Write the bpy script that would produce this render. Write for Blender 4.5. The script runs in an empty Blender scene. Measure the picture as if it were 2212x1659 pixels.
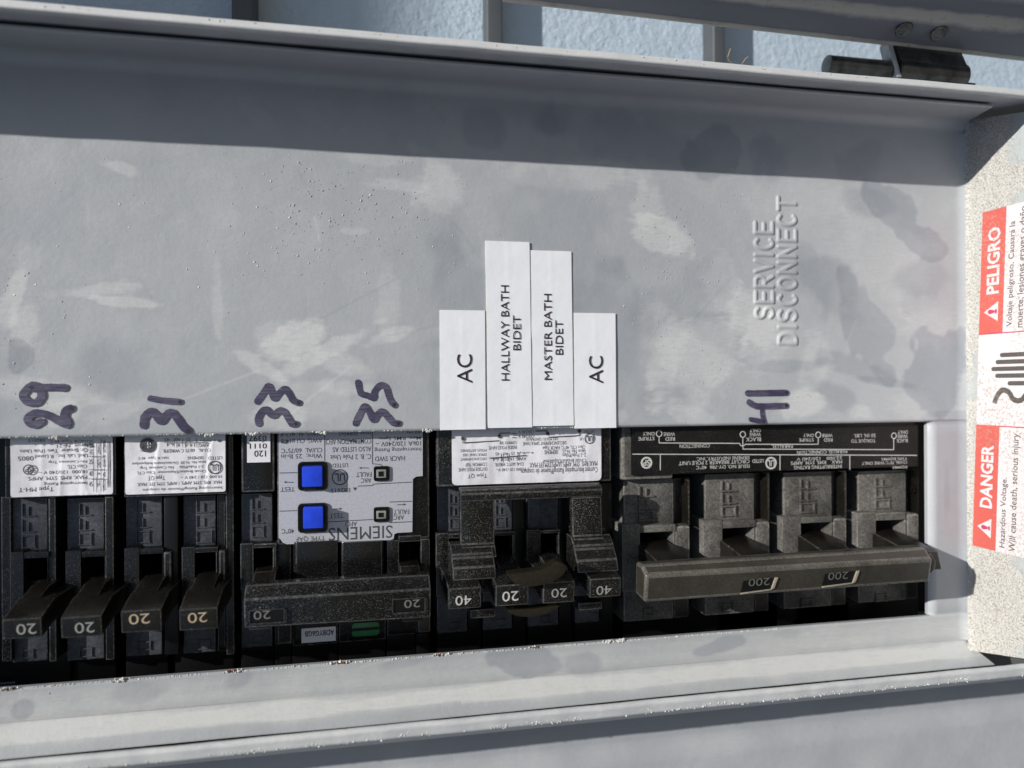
import bpy, bmesh, math, random
import numpy as np
from mathutils import Vector, Matrix

random.seed(7); rng = np.random.default_rng(11)
scene = bpy.context.scene
COL = scene.collection

# ------------------------------------------------------------------ frame
# Panel coordinates in millimetres: x along the panel (world down), y across it (world right), z out of the panel.
MM = 0.001
R = Matrix(((0, 1, 0, 0), (0, 0, -1, 0), (-1, 0, 0, 0), (0, 0, 0, 1)))
BASE = Matrix.Translation((0, 0, 1.45)) @ R
F, D, YAW, ROLL = 1640.0, 200.0, math.radians(11.8), math.radians(-0.33)
fw = Vector((math.sin(YAW), 0, -math.cos(YAW)))
rt_ = Vector((math.cos(YAW), 0, math.sin(YAW)))
up_ = rt_.cross(fw)
rt = rt_ * math.cos(ROLL) + up_ * math.sin(ROLL)
up = up_ * math.cos(ROLL) - rt_ * math.sin(ROLL)

# camera
cd = bpy.data.cameras.new('camera')
cd.sensor_width = 36; cd.lens = F / 2212 * 36; cd.clip_start = 0.01; cd.clip_end = 60
cd.dof.use_dof = True; cd.dof.focus_distance = 0.20; cd.dof.aperture_fstop = 11.0
cam = bpy.data.objects.new('camera', cd); COL.objects.link(cam)
M3 = Matrix((rt, up, -fw)).transposed().to_4x4()
cam.matrix_world = BASE @ (Matrix.Translation(Vector((0, 0, D)) * MM) @ M3)
scene.camera = cam

# sun and sky
S = Vector((-1.85, 0.62, 1.0)).normalized()
Sw = (R.to_3x3() @ S).normalized()
world = bpy.data.worlds.new('World'); scene.world = world; world.use_nodes = True
wn = world.node_tree; bg = wn.nodes['Background']
sky = wn.nodes.new('ShaderNodeTexSky'); sky.sky_type = 'NISHITA'; sky.sun_disc = False
sky.sun_elevation = math.asin(Sw.z); sky.sun_rotation = math.atan2(Sw.x, Sw.y)
wn.links.new(sky.outputs[0], bg.inputs[0]); bg.inputs[1].default_value = 0.07
sl = bpy.data.lights.new('sun', 'SUN'); sl.energy = 5.0; sl.angle = math.radians(0.53); sl.color = (1.0, 0.96, 0.895)
so = bpy.data.objects.new('sun', sl); COL.objects.link(so)
so.rotation_euler = Sw.to_track_quat('Z', 'Y').to_euler(); so.location = Sw * 3
scene.view_settings.view_transform = 'Standard'; scene.view_settings.look = 'None'
scene.view_settings.exposure = 0.14; scene.view_settings.gamma = 1.0

# ------------------------------------------------------------------ measuring
def at(px, py, z):
    d = fw * F + rt * (px - 1106) + up * (829.5 - py)
    t = (z - D) / d.z
    return Vector((d.x * t, d.y * t, z))
def conv(ox, oy, k):
    return lambda x, y: (ox + x / k, oy + y / k)
ID = lambda x, y: (x, y)
C1 = conv(0, 905.2, 2.7487); C2 = conv(493.7, 905.2, 3.0237)
C3 = conv(905.2, 877.8, 3.0238); C4 = conv(1316.7, 877.8, 3.1015)
CL = conv(905.2, 493.7, 3.5577); CS = conv(1536.1, 384.0, 4.32)
CA = conv(0, 795.5, 4.48); CB = conv(493.7, 795.5, 5.04); CC = conv(1536.1, 795.5, 8.064)
def rect(c, r, z):
    x0, y0, x1, y1 = r
    a = at(*c(x0, y0), z); b = at(*c(x1, y0), z); d = at(*c(x0, y1), z); e = at(*c(x1, y1), z)
    return ((a.x + d.x) / 2, (b.x + e.x) / 2, (d.y + e.y) / 2, (a.y + b.y) / 2)   # X0 X1 Y0 Y1
def PX(c, x, y, z): return at(*c(x, y), z).x
def PY(c, x, y, z): return at(*c(x, y), z).y

# ------------------------------------------------------------------ materials
def mat(name):
    m = bpy.data.materials.new(name); m.use_nodes = True
    return m, m.node_tree, m.node_tree.nodes['Principled BSDF']
def N(nt, t, **kw):
    n = nt.nodes.new(t)
    for k, v in kw.items():
        if k in n.inputs: n.inputs[k].default_value = v
        else: setattr(n, k, v)
    return n
def ramp(nt, src, p0, p1, c0=(0, 0, 0, 1), c1=(1, 1, 1, 1)):
    r = nt.nodes.new('ShaderNodeValToRGB'); e = r.color_ramp.elements
    e[0].position = p0; e[1].position = p1; e[0].color = c0; e[1].color = c1
    nt.links.new(src, r.inputs[0]); return r.outputs[0]
def mixc(nt, f, a, b):
    m = nt.nodes.new('ShaderNodeMix'); m.data_type = 'RGBA'
    for s, v in ((0, f), (6, a), (7, b)):
        if hasattr(v, 'links'): nt.links.new(v, m.inputs[s])
        elif s == 0: m.inputs[0].default_value = v
        else: m.inputs[s].default_value = (*v, 1) if len(v) == 3 else v
    return m.outputs[2]
def math_(nt, op, a, b=0.0, c=None):
    m = nt.nodes.new('ShaderNodeMath'); m.operation = op
    for i, v in enumerate((a, b) if c is None else (a, b, c)):
        if hasattr(v, 'links'): nt.links.new(v, m.inputs[i])
        else: m.inputs[i].default_value = v
    return m.outputs[0]
def noise(nt, co, scale, detail=4, rough=0.55, dist=0.0):
    n = N(nt, 'ShaderNodeTexNoise', Scale=scale, Detail=detail, Roughness=rough, Distortion=dist)
    nt.links.new(co, n.inputs['Vector']); return n.outputs['Fac']
def coords(nt, scale=(1, 1, 1)):
    t = nt.nodes.new('ShaderNodeTexCoord'); mp = nt.nodes.new('ShaderNodeMapping')
    mp.inputs['Scale'].default_value = scale
    nt.links.new(t.outputs['Object'], mp.inputs[0]); return mp.outputs[0]
def bump(nt, h, dist, strength=1.0, prev=None):
    b = N(nt, 'ShaderNodeBump'); b.inputs['Distance'].default_value = dist; b.inputs['Strength'].default_value = strength
    nt.links.new(h, b.inputs['Height'])
    if prev: nt.links.new(prev, b.inputs['Normal'])
    return b.outputs[0]

def simple(name, col, rough=0.5, metal=0.0, var=0.15, scale=600, bmp=0.00003, coat=0.0, spec=0.5):
    m, nt, p = mat(name); co = coords(nt)
    n = noise(nt, co, scale, 5, 0.6)
    c0 = tuple(v * (1 - var) for v in col); c1 = tuple(min(1, v * (1 + var)) for v in col)
    nt.links.new(ramp(nt, n, 0.3, 0.7, (*c0, 1), (*c1, 1)), p.inputs['Base Color'])
    p.inputs['Roughness'].default_value = rough; p.inputs['Metallic'].default_value = metal
    p.inputs['Specular IOR Level'].default_value = spec; p.inputs['Coat Weight'].default_value = coat
    nt.links.new(bump(nt, noise(nt, co, scale * 2, 3), bmp), p.inputs['Normal'])
    return m

def plastic(name, base, dustc, film, speck=0.3, rough=0.38, grain=1500, patch=90, spec=0.45):
    """black moulded plastic under a thin film of dust with coarser bright specks"""
    m, nt, p = mat(name); co = coords(nt)
    a = ramp(nt, noise(nt, co, patch, 6, 0.7, 0.4), 0.38, 0.68)
    g = ramp(nt, noise(nt, co, grain, 3, 0.7), 0.40, 0.66)
    f = math_(nt, 'MULTIPLY', math_(nt, 'MULTIPLY_ADD', a, 0.65, 0.35), math_(nt, 'MULTIPLY_ADD', g, 0.6, 0.45))
    f = math_(nt, 'MULTIPLY', f, film)
    s1 = ramp(nt, noise(nt, co, grain * 2.6, 2, 0.6), 0.60, 0.69)
    s1 = math_(nt, 'MULTIPLY', math_(nt, 'MULTIPLY', s1, speck), math_(nt, 'MULTIPLY_ADD', a, 0.85, 0.10))
    f = math_(nt, 'MAXIMUM', f, s1)
    nt.links.new(mixc(nt, f, base, dustc), p.inputs['Base Color'])
    nt.links.new(math_(nt, 'MULTIPLY_ADD', f, 0.6, rough), p.inputs['Roughness'])
    p.inputs['Specular IOR Level'].default_value = spec
    b = bump(nt, noise(nt, co, grain, 3), 0.000004 + 0.00009 * film * film, 1.0)
    nt.links.new(b, p.inputs['Normal'])
    return m

def paint(name, smudged=True):
    """grey enamel: clean slightly glossy areas and lighter powdery dust films, painted rim and fold highlights, scratches, orange-peel"""
    m, nt, p = mat(name); co = coords(nt)
    n1 = noise(nt, co, 26, 5, 0.6, 0.8)
    n2 = noise(nt, co, 120, 6, 0.7, 0.5)
    if smudged:
        at_ = nt.nodes.new('ShaderNodeAttribute'); at_.attribute_name = 'smudge'
        s = at_.outputs['Fac']
        s = math_(nt, 'ADD', s, math_(nt, 'MULTIPLY_ADD', n1, 0.5, -0.25))
        s = math_(nt, 'ADD', s, math_(nt, 'MULTIPLY_ADD', n2, 0.36, -0.18))
    else:
        s = math_(nt, 'ADD', math_(nt, 'MULTIPLY_ADD', n1, 0.7, -0.30), math_(nt, 'MULTIPLY_ADD', n2, 0.3, -0.15))
    # brushed wipe marks
    cw = coords(nt, (300, 1800, 300)); wipe = noise(nt, cw, 1.0, 3, 0.6, 0.6)
    pos = ramp(nt, s, 0.0, 0.85)
    pos = math_(nt, 'MULTIPLY', pos, math_(nt, 'MULTIPLY_ADD', wipe, 1.1, 0.45))
    c = mixc(nt, pos, (0.322, 0.340, 0.365), (0.49, 0.50, 0.505))
    neg = ramp(nt, math_(nt, 'MULTIPLY', s, -1.0), 0.02, 0.55)
    c = mixc(nt, math_(nt, 'MULTIPLY', neg, 0.85), c, (0.232, 0.252, 0.282))
    for ang, sc in ((0.6, (90, 5200, 90)), (-1.15, (70, 6000, 70)), (1.45, (60, 7000, 60))):
        t = nt.nodes.new('ShaderNodeTexCoord'); mp0 = nt.nodes.new('ShaderNodeMapping'); mp0.inputs['Rotation'].default_value = (0, 0, ang)
        nt.links.new(t.outputs['Object'], mp0.inputs[0]); mp = nt.nodes.new('ShaderNodeMapping'); mp.inputs['Scale'].default_value = sc
        nt.links.new(mp0.outputs[0], mp.inputs[0])
        l = ramp(nt, noise(nt, mp.outputs[0], 1.0, 2, 0.5), 0.70, 0.76)
        c = mixc(nt, math_(nt, 'MULTIPLY', math_(nt, 'MULTIPLY', l, 0.5), ramp(nt, n2, 0.42, 0.6)), c, (0.56, 0.57, 0.57))
    # fine mineral dust
    d = ramp(nt, noise(nt, co, 2600, 2, 0.6), 0.66, 0.74)
    c = mixc(nt, math_(nt, 'MULTIPLY', d, 0.28), c, (0.62, 0.60, 0.55))
    nt.links.new(c, p.inputs['Base Color'])
    nt.links.new(math_(nt, 'MULTIPLY_ADD', pos, 0.30, 0.36), p.inputs['Roughness'])
    b = bump(nt, noise(nt, co, 900, 4, 0.6), 0.00005)
    b = bump(nt, noise(nt, co, 90, 3, 0.5), 0.00025, 1.0, b)
    nt.links.new(b, p.inputs['Normal'])
    return m

def dusty_paint():
    m, nt, p = mat('dusty_ledge_paint'); co = coords(nt)
    at_ = nt.nodes.new('ShaderNodeAttribute'); at_.attribute_name = 'smudge'
    grit = noise(nt, co, 2100, 3, 0.7)
    g = ramp(nt, grit, 0.36, 0.52, (0.28, 0.24, 0.19, 1), (0.57, 0.565, 0.54, 1))
    f = ramp(nt, math_(nt, 'ADD', at_.outputs['Fac'], math_(nt, 'MULTIPLY_ADD', noise(nt, co, 500, 4, 0.7), 1.2, -0.6)), 0.25, 0.6)
    c = mixc(nt, f, (0.39, 0.42, 0.425), g)
    nt.links.new(c, p.inputs['Base Color']); p.inputs['Roughness'].default_value = 0.85
    nt.links.new(bump(nt, math_(nt, 'MULTIPLY', grit, f), 0.00045), p.inputs['Normal'])
    return m

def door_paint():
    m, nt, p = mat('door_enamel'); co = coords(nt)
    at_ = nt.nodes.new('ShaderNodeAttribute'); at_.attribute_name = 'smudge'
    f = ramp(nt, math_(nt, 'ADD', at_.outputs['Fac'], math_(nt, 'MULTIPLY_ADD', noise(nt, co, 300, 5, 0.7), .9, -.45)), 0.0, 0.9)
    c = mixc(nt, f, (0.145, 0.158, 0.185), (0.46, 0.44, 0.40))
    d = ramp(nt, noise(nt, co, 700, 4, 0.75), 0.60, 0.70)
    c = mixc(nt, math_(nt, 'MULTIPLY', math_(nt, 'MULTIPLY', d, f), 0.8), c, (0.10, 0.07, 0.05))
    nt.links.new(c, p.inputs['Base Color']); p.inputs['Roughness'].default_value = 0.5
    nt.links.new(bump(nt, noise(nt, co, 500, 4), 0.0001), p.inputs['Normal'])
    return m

def sticker_mat(name, col, dirt=0.5):
    m, nt, p = mat(name); co = coords(nt)
    grit = ramp(nt, noise(nt, co, 1250, 3, 0.65), 0.50, 0.60)
    patch = ramp(nt, noise(nt, co, 40, 3, 0.5), 0.40, 0.60)
    f = math_(nt, 'MULTIPLY', math_(nt, 'MULTIPLY', grit, patch), dirt)
    nt.links.new(mixc(nt, f, col, (0.36, 0.31, 0.25)), p.inputs['Base Color'])
    p.inputs['Roughness'].default_value = 0.5
    nt.links.new(bump(nt, noise(nt, co, 1250, 3), 0.0003, 0.6), p.inputs['Normal'])
    return m

def stucco():
    m, nt, p = mat('painted_stucco'); co = coords(nt)
    n = noise(nt, co, 420, 5, 0.6, 0.25)
    cr = ramp(nt, n, 0.36, 0.62)
    c = mixc(nt, noise(nt, co, 60, 4), (0.33, 0.42, 0.51), (0.43, 0.51, 0.585))
    nt.links.new(c, p.inputs['Base Color']); p.inputs['Roughness'].default_value = 0.6
    b = bump(nt, cr, 0.00022, 0.9); b = bump(nt, noise(nt, co, 110, 3), 0.0007, 0.8, b)
    nt.links.new(b, p.inputs['Normal'])
    return m

M = {}
M['paint'] = paint('grey_enamel'); M['paint2'] = paint('grey_enamel_plain', False)
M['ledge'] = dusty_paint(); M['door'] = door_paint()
M['black'] = plastic('black_plastic', (0.003, 0.003, 0.0033), (0.30, 0.30, 0.29), 0.010, 0.40, 0.24, spec=0.4)
M['slate'] = plastic('matt_black_plastic', (0.016, 0.020, 0.030), (0.26, 0.275, 0.30), 0.34, 0.35, 0.42, 1200, 120, spec=0.3)
M['slate2'] = plastic('dusty_matt_plastic', (0.012, 0.016, 0.024), (0.28, 0.285, 0.30), 0.30, 0.9, 0.42, 1300, 120, spec=0.3)
M['toggle'] = plastic('toggle_plastic', (0.0045, 0.004, 0.003), (0.22, 0.20, 0.17), 0.018, 0.40, 0.30, spec=0.35)
M['dusty'] = plastic('dusty_plastic', (0.008, 0.008, 0.008), (0.29, 0.278, 0.255), 0.66, 0.8, 0.45, 1700, spec=0.3)
M['dusty2'] = plastic('speckled_plastic', (0.003, 0.003, 0.0033), (0.46, 0.45, 0.42), 0.012, 0.75, 0.24, 1700, 140, spec=0.32)
M['wlabel'] = plastic('black_label', (0.003, 0.003, 0.0035), (0.36, 0.34, 0.30), 0.015, 0.5, 0.40, 1500, spec=0.25)
M['deep'] = plastic('inner_plastic', (0.0025, 0.0025, 0.003), (0.06, 0.06, 0.07), 0.02, 0.2, 0.35, spec=0.3)
M['bronze'] = plastic('weathered_tie_bar', (0.013, 0.012, 0.009), (0.185, 0.172, 0.148), 0.24, 0.45, 0.25, 2000, 60, spec=0.4)
_w = plastic('rubbed_black_glint', (0.007, 0.007, 0.0075), (0.36, 0.36, 0.35), 0.24, 0.8, 0.22, 900, 260, spec=0.7)
_wt = plastic('rubbed_toggle_glint', (0.006, 0.0055, 0.005), (0.32, 0.30, 0.26), 0.15, 0.9, 0.24, 900, 260, spec=0.6)
_wd = plastic('rubbed_dusty_glint', (0.025, 0.024, 0.022), (0.40, 0.38, 0.34), 0.78, 0.8, 0.35, 1300, 200, spec=0.5)
_wb = plastic('rubbed_bar_glint', (0.026, 0.024, 0.020), (0.33, 0.31, 0.27), 0.42, 0.6, 0.2, 1600, 60, spec=0.6)
WEAR_GLINT = {'black_plastic': _w, 'matt_black_plastic': _w, 'dusty_matt_plastic': _w, 'toggle_plastic': _wt, 'speckled_plastic': _w, 'dusty_plastic': _wd, 'weathered_tie_bar': _wb}  # paler bevel materials: edge highlights put into colour, with some rubbed dust
M['clip'] = simple('dull_brown_clip', (0.017, 0.0135, 0.008), 0.38, 0.3, 0.3, 900)
M['white'] = simple('label_paper', (0.66, 0.66, 0.70), 0.45, 0, 0.06, 300, 0.00008)
M['silver'] = simple('silvered_label', (0.42, 0.43, 0.48), 0.42, 0.15, 0.10, 1800, 0.00006)
M['tape'] = simple('laminated_paper', (0.70, 0.715, 0.76), 0.42, 0, 0.03, 120, 0.0001)
M['tape_edge'] = simple('paper_edge', (0.62, 0.60, 0.55), 0.7)
M['ink'] = simple('black_ink', (0.022, 0.012, 0.020), 0.5)
M['print'] = simple('dark_print', (0.05, 0.05, 0.06), 0.55)
M['wprint'] = simple('white_print', (0.48, 0.48, 0.46), 0.5)
M['gprint'] = simple('grey_print', (0.25, 0.25, 0.235), 0.5)
M['tprint'] = simple('tan_print', (0.38, 0.30, 0.20), 0.5)
M['fprint'] = simple('dim_print', (0.15, 0.145, 0.13), 0.5)
M['dprint'] = simple('faded_print', (0.10, 0.098, 0.09), 0.5)
M['blue'] = simple('blue_button', (0.010, 0.050, 0.62), 0.35, 0, 0.12, 400, 0.00002)
M['green'] = simple('green_indicator', (0.01, 0.16, 0.05), 0.3, 0, 0.2)
M['lens'] = simple('clear_lens', (0.22, 0.24, 0.22), 0.15, 0, 0.3, 500)
M['rust'] = simple('rust', (0.13, 0.040, 0.022), 0.9, 0, 0.5, 900, 0.0002)
M['pale_lip'] = simple('pale_window_lip', (0.30, 0.27, 0.21), 0.5, 0.2, 0.3, 1500, 0.0001)
M['chip'] = simple('paint_chip', (0.55, 0.55, 0.53), 0.5, 0, 0.1)
M['red'] = sticker_mat('red_vinyl', (0.56, 0.10, 0.080), 0.5)
M['vinyl'] = sticker_mat('white_vinyl', (0.66, 0.61, 0.63), 0.75)
M['vprint'] = sticker_mat('sticker_print', (0.085, 0.075, 0.07), 0.35)
M['rprint'] = sticker_mat('sticker_rule', (0.50, 0.04, 0.10), 0.2)
M['steel'] = simple('dark_zinc_steel', (0.12, 0.125, 0.125), 0.22, 0.85, 0.55, 220, 0.0001)
M['zinc'] = simple('zinc_steel', (0.42, 0.46, 0.50), 0.5, 0.5, 0.2)
M['dirt'] = simple('dirt_crumb', (0.28, 0.19, 0.09), 0.9, 0, 0.3)
M['stucco'] = stucco()
M['ground'] = simple('concrete', (0.10, 0.09, 0.08), 0.9, 0, 0.15, 3, 0.002)
M['batten'] = simple('painted_batten', (0.055, 0.063, 0.072), 0.6, 0, 0.1, 80)

def ink_mat():
    m, nt, p = mat('marker_ink'); co = coords(nt, (200, 2600, 200))
    st = ramp(nt, noise(nt, co, 1.0, 3, 0.6), 0.36, 0.75)
    n = noise(nt, coords(nt), 150, 4)
    f = math_(nt, 'MULTIPLY', st, ramp(nt, n, 0.36, 0.60))
    nt.links.new(mixc(nt, f, (0.036, 0.030, 0.066), (0.15, 0.14, 0.20)), p.inputs['Base Color'])
    p.inputs['Roughness'].default_value = 0.42
    return m
M['marker'] = ink_mat()

# ------------------------------------------------------------------ mesh helpers (everything in panel mm)
class B:
    def __init__(s): s.v = []; s.f = []
    def add(s, vs, fs):
        o = len(s.v); s.v += [tuple(v) for v in vs]; s.f += [tuple(i + o for i in f) for f in fs]; return s
    def box(s, X0, X1, Y0, Y1, Z0, Z1, t=0.0):
        vs = [(X0, Y0, Z0), (X1, Y0, Z0), (X1, Y1, Z0), (X0, Y1, Z0),
              (X0 + t, Y0 + t, Z1), (X1 - t, Y0 + t, Z1), (X1 - t, Y1 - t, Z1), (X0 + t, Y1 - t, Z1)]
        return s.add(vs, [(3, 2, 1, 0), (4, 5, 6, 7), (0, 1, 5, 4), (1, 2, 6, 5), (2, 3, 7, 6), (3, 0, 4, 7)])
    def pbox(s, c, r, z0, z1, t=0.0):
        X0, X1, Y0, Y1 = rect(c, r, z1); return s.box(X0, X1, Y0, Y1, z0, z1, t)
    def prism(s, X0, X1, prof):                     # prof: (y,z) polygon, extruded along x
        n = len(prof)
        vs = [(X0, y, z) for y, z in prof] + [(X1, y, z) for y, z in prof]
        return s.add(vs, [tuple(range(n - 1, -1, -1)), tuple(range(n, 2 * n))] + [(i, (i + 1) % n, n + (i + 1) % n, n + i) for i in range(n)])
    def zprism(s, pts, z0, z1):                     # pts: (x,y) outline, counter-clockwise
        n = len(pts)
        vs = [(x, y, z0) for x, y in pts] + [(x, y, z1) for x, y in pts]
        return s.add(vs, [tuple(range(n - 1, -1, -1)), tuple(range(n, 2 * n))] + [(i, (i + 1) % n, n + (i + 1) % n, n + i) for i in range(n)])
    def rrect(s, X0, X1, Y0, Y1, z0, z1, r=1.0, n=4):
        return s.zprism(rr(X0, X1, Y0, Y1, r, n), z0, z1)
    def ring(s, cx, cy, r0, r1, z0, z1, n=20):
        vs = []
        for k in range(n):
            a = 2 * math.pi * k / n; c_, s_ = math.cos(a), math.sin(a)
            vs += [(cx + r0 * c_, cy + r0 * s_, z0), (cx + r1 * c_, cy + r1 * s_, z0), (cx + r1 * c_, cy + r1 * s_, z1), (cx + r0 * c_, cy + r0 * s_, z1)]
        fs = []
        for k in range(n):
            a, b = 4 * k, 4 * ((k + 1) % n)
            for q in range(4):
                fs.append((a + q, a + (q + 1) % 4, b + (q + 1) % 4, b + q))
        return s.add(vs, fs)
    def disc(s, cx, cy, r, z0, z1, n=20, r1=None):
        r1 = r if r1 is None else r1
        vs = [(cx + r * math.cos(2 * math.pi * k / n), cy + r * math.sin(2 * math.pi * k / n), z0) for k in range(n)]
        vs += [(cx + r1 * math.cos(2 * math.pi * k / n), cy + r1 * math.sin(2 * math.pi * k / n), z1) for k in range(n)]
        return s.add(vs, [tuple(range(n - 1, -1, -1)), tuple(range(n, 2 * n))] + [(i, (i + 1) % n, n + (i + 1) % n, n + i) for i in range(n)])
    def lump(s, x, y, z, r, flat=0.6):
        a0 = random.random() * 6.28; n = 5
        vs = [(x + r * random.uniform(.7, 1.3) * math.cos(a0 + k * 6.283 / n), y + r * random.uniform(.7, 1.3) * math.sin(a0 + k * 6.283 / n), z - 0.02) for k in range(n)]
        vs.append((x + random.uniform(-.3, .3) * r, y + random.uniform(-.3, .3) * r, z + r * flat))
        return s.add(vs, [(k, (k + 1) % n, n) for k in range(n)])
    def line(s, p0, p1, w, z0, z1):
        p0 = Vector(p0); p1 = Vector(p1); d = (p1 - p0).normalized(); q = Vector((-d.y, d.x)) * w / 2
        return s.zprism([tuple(p0 + q), tuple(p0 - q), tuple(p1 - q), tuple(p1 + q)], z0, z1)
def rr(X0, X1, Y0, Y1, r=1.0, n=4):
    pts = []
    for cx, cy, a0 in ((X1 - r, Y1 - r, 0), (X0 + r, Y1 - r, 90), (X0 + r, Y0 + r, 180), (X1 - r, Y0 + r, 270)):
        for k in range(n + 1):
            a = math.radians(a0 + 90 * k / n); pts.append((cx + r * math.cos(a), cy + r * math.sin(a)))
    return pts

def thing(name, label, cat, loc=(0, 0, 0), group=None):
    o = bpy.data.objects.new(name, None); COL.objects.link(o)
    o.empty_display_size = 0.01
    o.matrix_world = BASE @ Matrix.Translation(Vector(loc) * MM)
    o['label'] = label; o['category'] = cat; o['loc'] = tuple(float(v) for v in loc)
    if group: o['group'] = group
    return o
def origin(o):
    while o.parent: o = o.parent
    return Vector(o['loc']) if 'loc' in o else Vector((0, 0, 0))
def obj(name, b, m, parent=None, bevel=0.0, seg=2, smooth=False, label=None, loc=None, kind=None, cat=None, group=None):
    me = bpy.data.meshes.new(name)
    off = origin(parent) if parent else Vector(loc or (0, 0, 0))
    vs = [((x - off.x) * MM, (y - off.y) * MM, (z - off.z) * MM) for x, y, z in b.v]
    me.from_pydata(vs, [], b.f); me.validate()
    bm = bmesh.new(); bm.from_mesh(me)
    bmesh.ops.recalc_face_normals(bm, faces=bm.faces) if not getattr(b, 'open', False) else None
    if bevel > 0:
        ed = [e for e in bm.edges if len(e.link_faces) == 2 and e.calc_face_angle(0) > 0.35]
        bmesh.ops.bevel(bm, geom=ed, offset=bevel * MM, segments=seg, profile=0.6, affect='EDGES', clamp_overlap=True, material=1 if m.name in WEAR_GLINT else -1)
    bm.to_mesh(me); bm.free()
    if smooth or bevel > 0:
        me.polygons.foreach_set('use_smooth', [True] * len(me.polygons))
        if not smooth: me.set_sharp_from_angle(angle=math.radians(35))
    me.materials.append(m)
    if bevel > 0 and m.name in WEAR_GLINT: me.materials.append(WEAR_GLINT[m.name])
    o = bpy.data.objects.new(name, me); COL.objects.link(o)
    if parent: o.parent = parent
    else:
        o.matrix_world = BASE @ Matrix.Translation(off * MM)
    if label: o['label'] = label
    if kind: o['kind'] = kind
    if cat: o['category'] = cat
    if group: o['group'] = group
    return o

LABEL_Z = {}
# text: mesh glyphs of the built-in font fitted into a rectangle
_tc = {}
def glyphs(txt, bold):
    k = (txt, bold)
    if k not in _tc:
        cu = bpy.data.curves.new('text', 'FONT'); cu.body = txt; cu.resolution_u = 2 if len(txt) > 5 else 4; cu.offset = bold
        o = bpy.data.objects.new('text', cu)
        me = o.to_mesh()
        v = np.empty(len(me.vertices) * 3); me.vertices.foreach_get('co', v); v = v.reshape(-1, 3)[:, :2]
        f = [tuple(p.vertices) for p in me.polygons]
        o.to_mesh_clear(); bpy.data.objects.remove(o); bpy.data.curves.remove(cu)
        lo, hi = v.min(0), v.max(0); v = (v - lo) / (hi - lo)
        _tc[k] = (v, f)
    return _tc[k]
def text_in(b, txt, X0, X1, Y0, Y1, z, rot=180, bold=0.0, h=None, plane=None):
    v, f = glyphs(txt, bold)
    u, w = v[:, 0], v[:, 1]
    if rot == 180: X = X1 - u * (X1 - X0); Y = Y1 - w * (Y1 - Y0)
    elif rot == 90: X = X1 - w * (X1 - X0); Y = Y0 + u * (Y1 - Y0)
    else: X = X0 + u * (X1 - X0); Y = Y0 + w * (Y1 - Y0)
    pts = [(float(a), float(c), z) for a, c in zip(X, Y)]
    if plane: pts = [plane(p) for p in pts]
    b.add(pts, f)
    if h:                                          # raised letters: skirt of side faces
        from collections import Counter
        n = len(pts); ec = {}
        for p in f:
            for i in range(len(p)):
                a, c = p[i], p[(i + 1) % len(p)]
                if (c, a) in ec: ec.pop((c, a))
                else: ec[(a, c)] = 1
        low = [(x, y, z - h) for x, y, z in pts]; o = len(b.v); b.v += low
        b.f += [(o - n + a, o - n + c, o + c, o + a) for a, c in ec]
def texts(name, items, c, z, m, parent, rot=180, bold=0.0, h=None):
    b = B(); b.open = h is None; zf = LABEL_Z.get(parent.name)
    pl = (lambda p: (p[0], p[1], float(zf(np.array([p[0]]), np.array([p[1]]))[0]) + .05)) if zf else None
    for it in items:
        X0, X1, Y0, Y1 = rect(c, it[1], z)
        text_in(b, it[0], X0, X1, Y0, Y1, z, it[2] if len(it) > 2 else rot, bold, h, pl)
    return obj(name, b, m, parent)

# ------------------------------------------------------------------ noise for geometry
def vnoise(x, y, s, seed=0):
    r = np.random.default_rng(seed); g = r.random((256, 256))
    x = x / s + 100; y = y / s + 100; xi = np.floor(x).astype(int); yi = np.floor(y).astype(int)
    fx = x - xi; fy = y - yi; fx = fx * fx * (3 - 2 * fx); fy = fy * fy * (3 - 2 * fy)
    G = lambda a, b_: g[a % 256, b_ % 256]
    return (G(xi, yi) * (1 - fx) + G(xi + 1, yi) * fx) * (1 - fy) + (G(xi, yi + 1) * (1 - fx) + G(xi + 1, yi + 1) * fx) * fy
def segdist(X, Y, pl):
    d = np.full(X.shape, 1e9)
    for (x0, y0), (x1, y1) in zip(pl[:-1], pl[1:]):
        dx, dy = x1 - x0, y1 - y0; L = dx * dx + dy * dy + 1e-9
        t = np.clip(((X - x0) * dx + (Y - y0) * dy) / L, 0, 1)
        d = np.minimum(d, np.hypot(X - x0 - t * dx, Y - y0 - t * dy))
    return d

# stroke letters for the embossed lettering (unit box, u right, v up)
def arc(cx, cy, rx, ry, a0, a1, n=10):
    return [(cx + rx * math.cos(math.radians(a0 + (a1 - a0) * k / n)), cy + ry * math.sin(math.radians(a0 + (a1 - a0) * k / n))) for k in range(n + 1)]
STROKE = {
 'S': [arc(.5, .75, .42, .25, 30, 270, 9) + arc(.5, .25, .42, .25, 90, -150, 9)],
 'E': [[(.95, 1), (.08, 1), (.08, 0), (.95, 0)], [(.08, .5), (.85, .5)]],
 'R': [[(.08, 0), (.08, 1), (.6, 1)] + arc(.6, .74, .32, .26, 90, -90, 6) + [(.08, .48)], [(.5, .48), (.95, 0)]],
 'V': [[(.02, 1), (.5, 0), (.98, 1)]], 'I': [[(.5, 0), (.5, 1)]],
 'C': [arc(.52, .5, .46, .5, 50, 310, 12)], 'D': [[(.08, 0), (.08, 1), (.45, 1)] + arc(.45, .5, .47, .5, 90, -90, 9) + [(.08, 0)]],
 'O': [arc(.5, .5, .46, .5, 0, 360, 16)], 'N': [[(.08, 0), (.08, 1), (.92, 0), (.92, 1)]],
 'T': [[(0, 1), (1, 1)], [(.5, 1), (.5, 0)]]}

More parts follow.
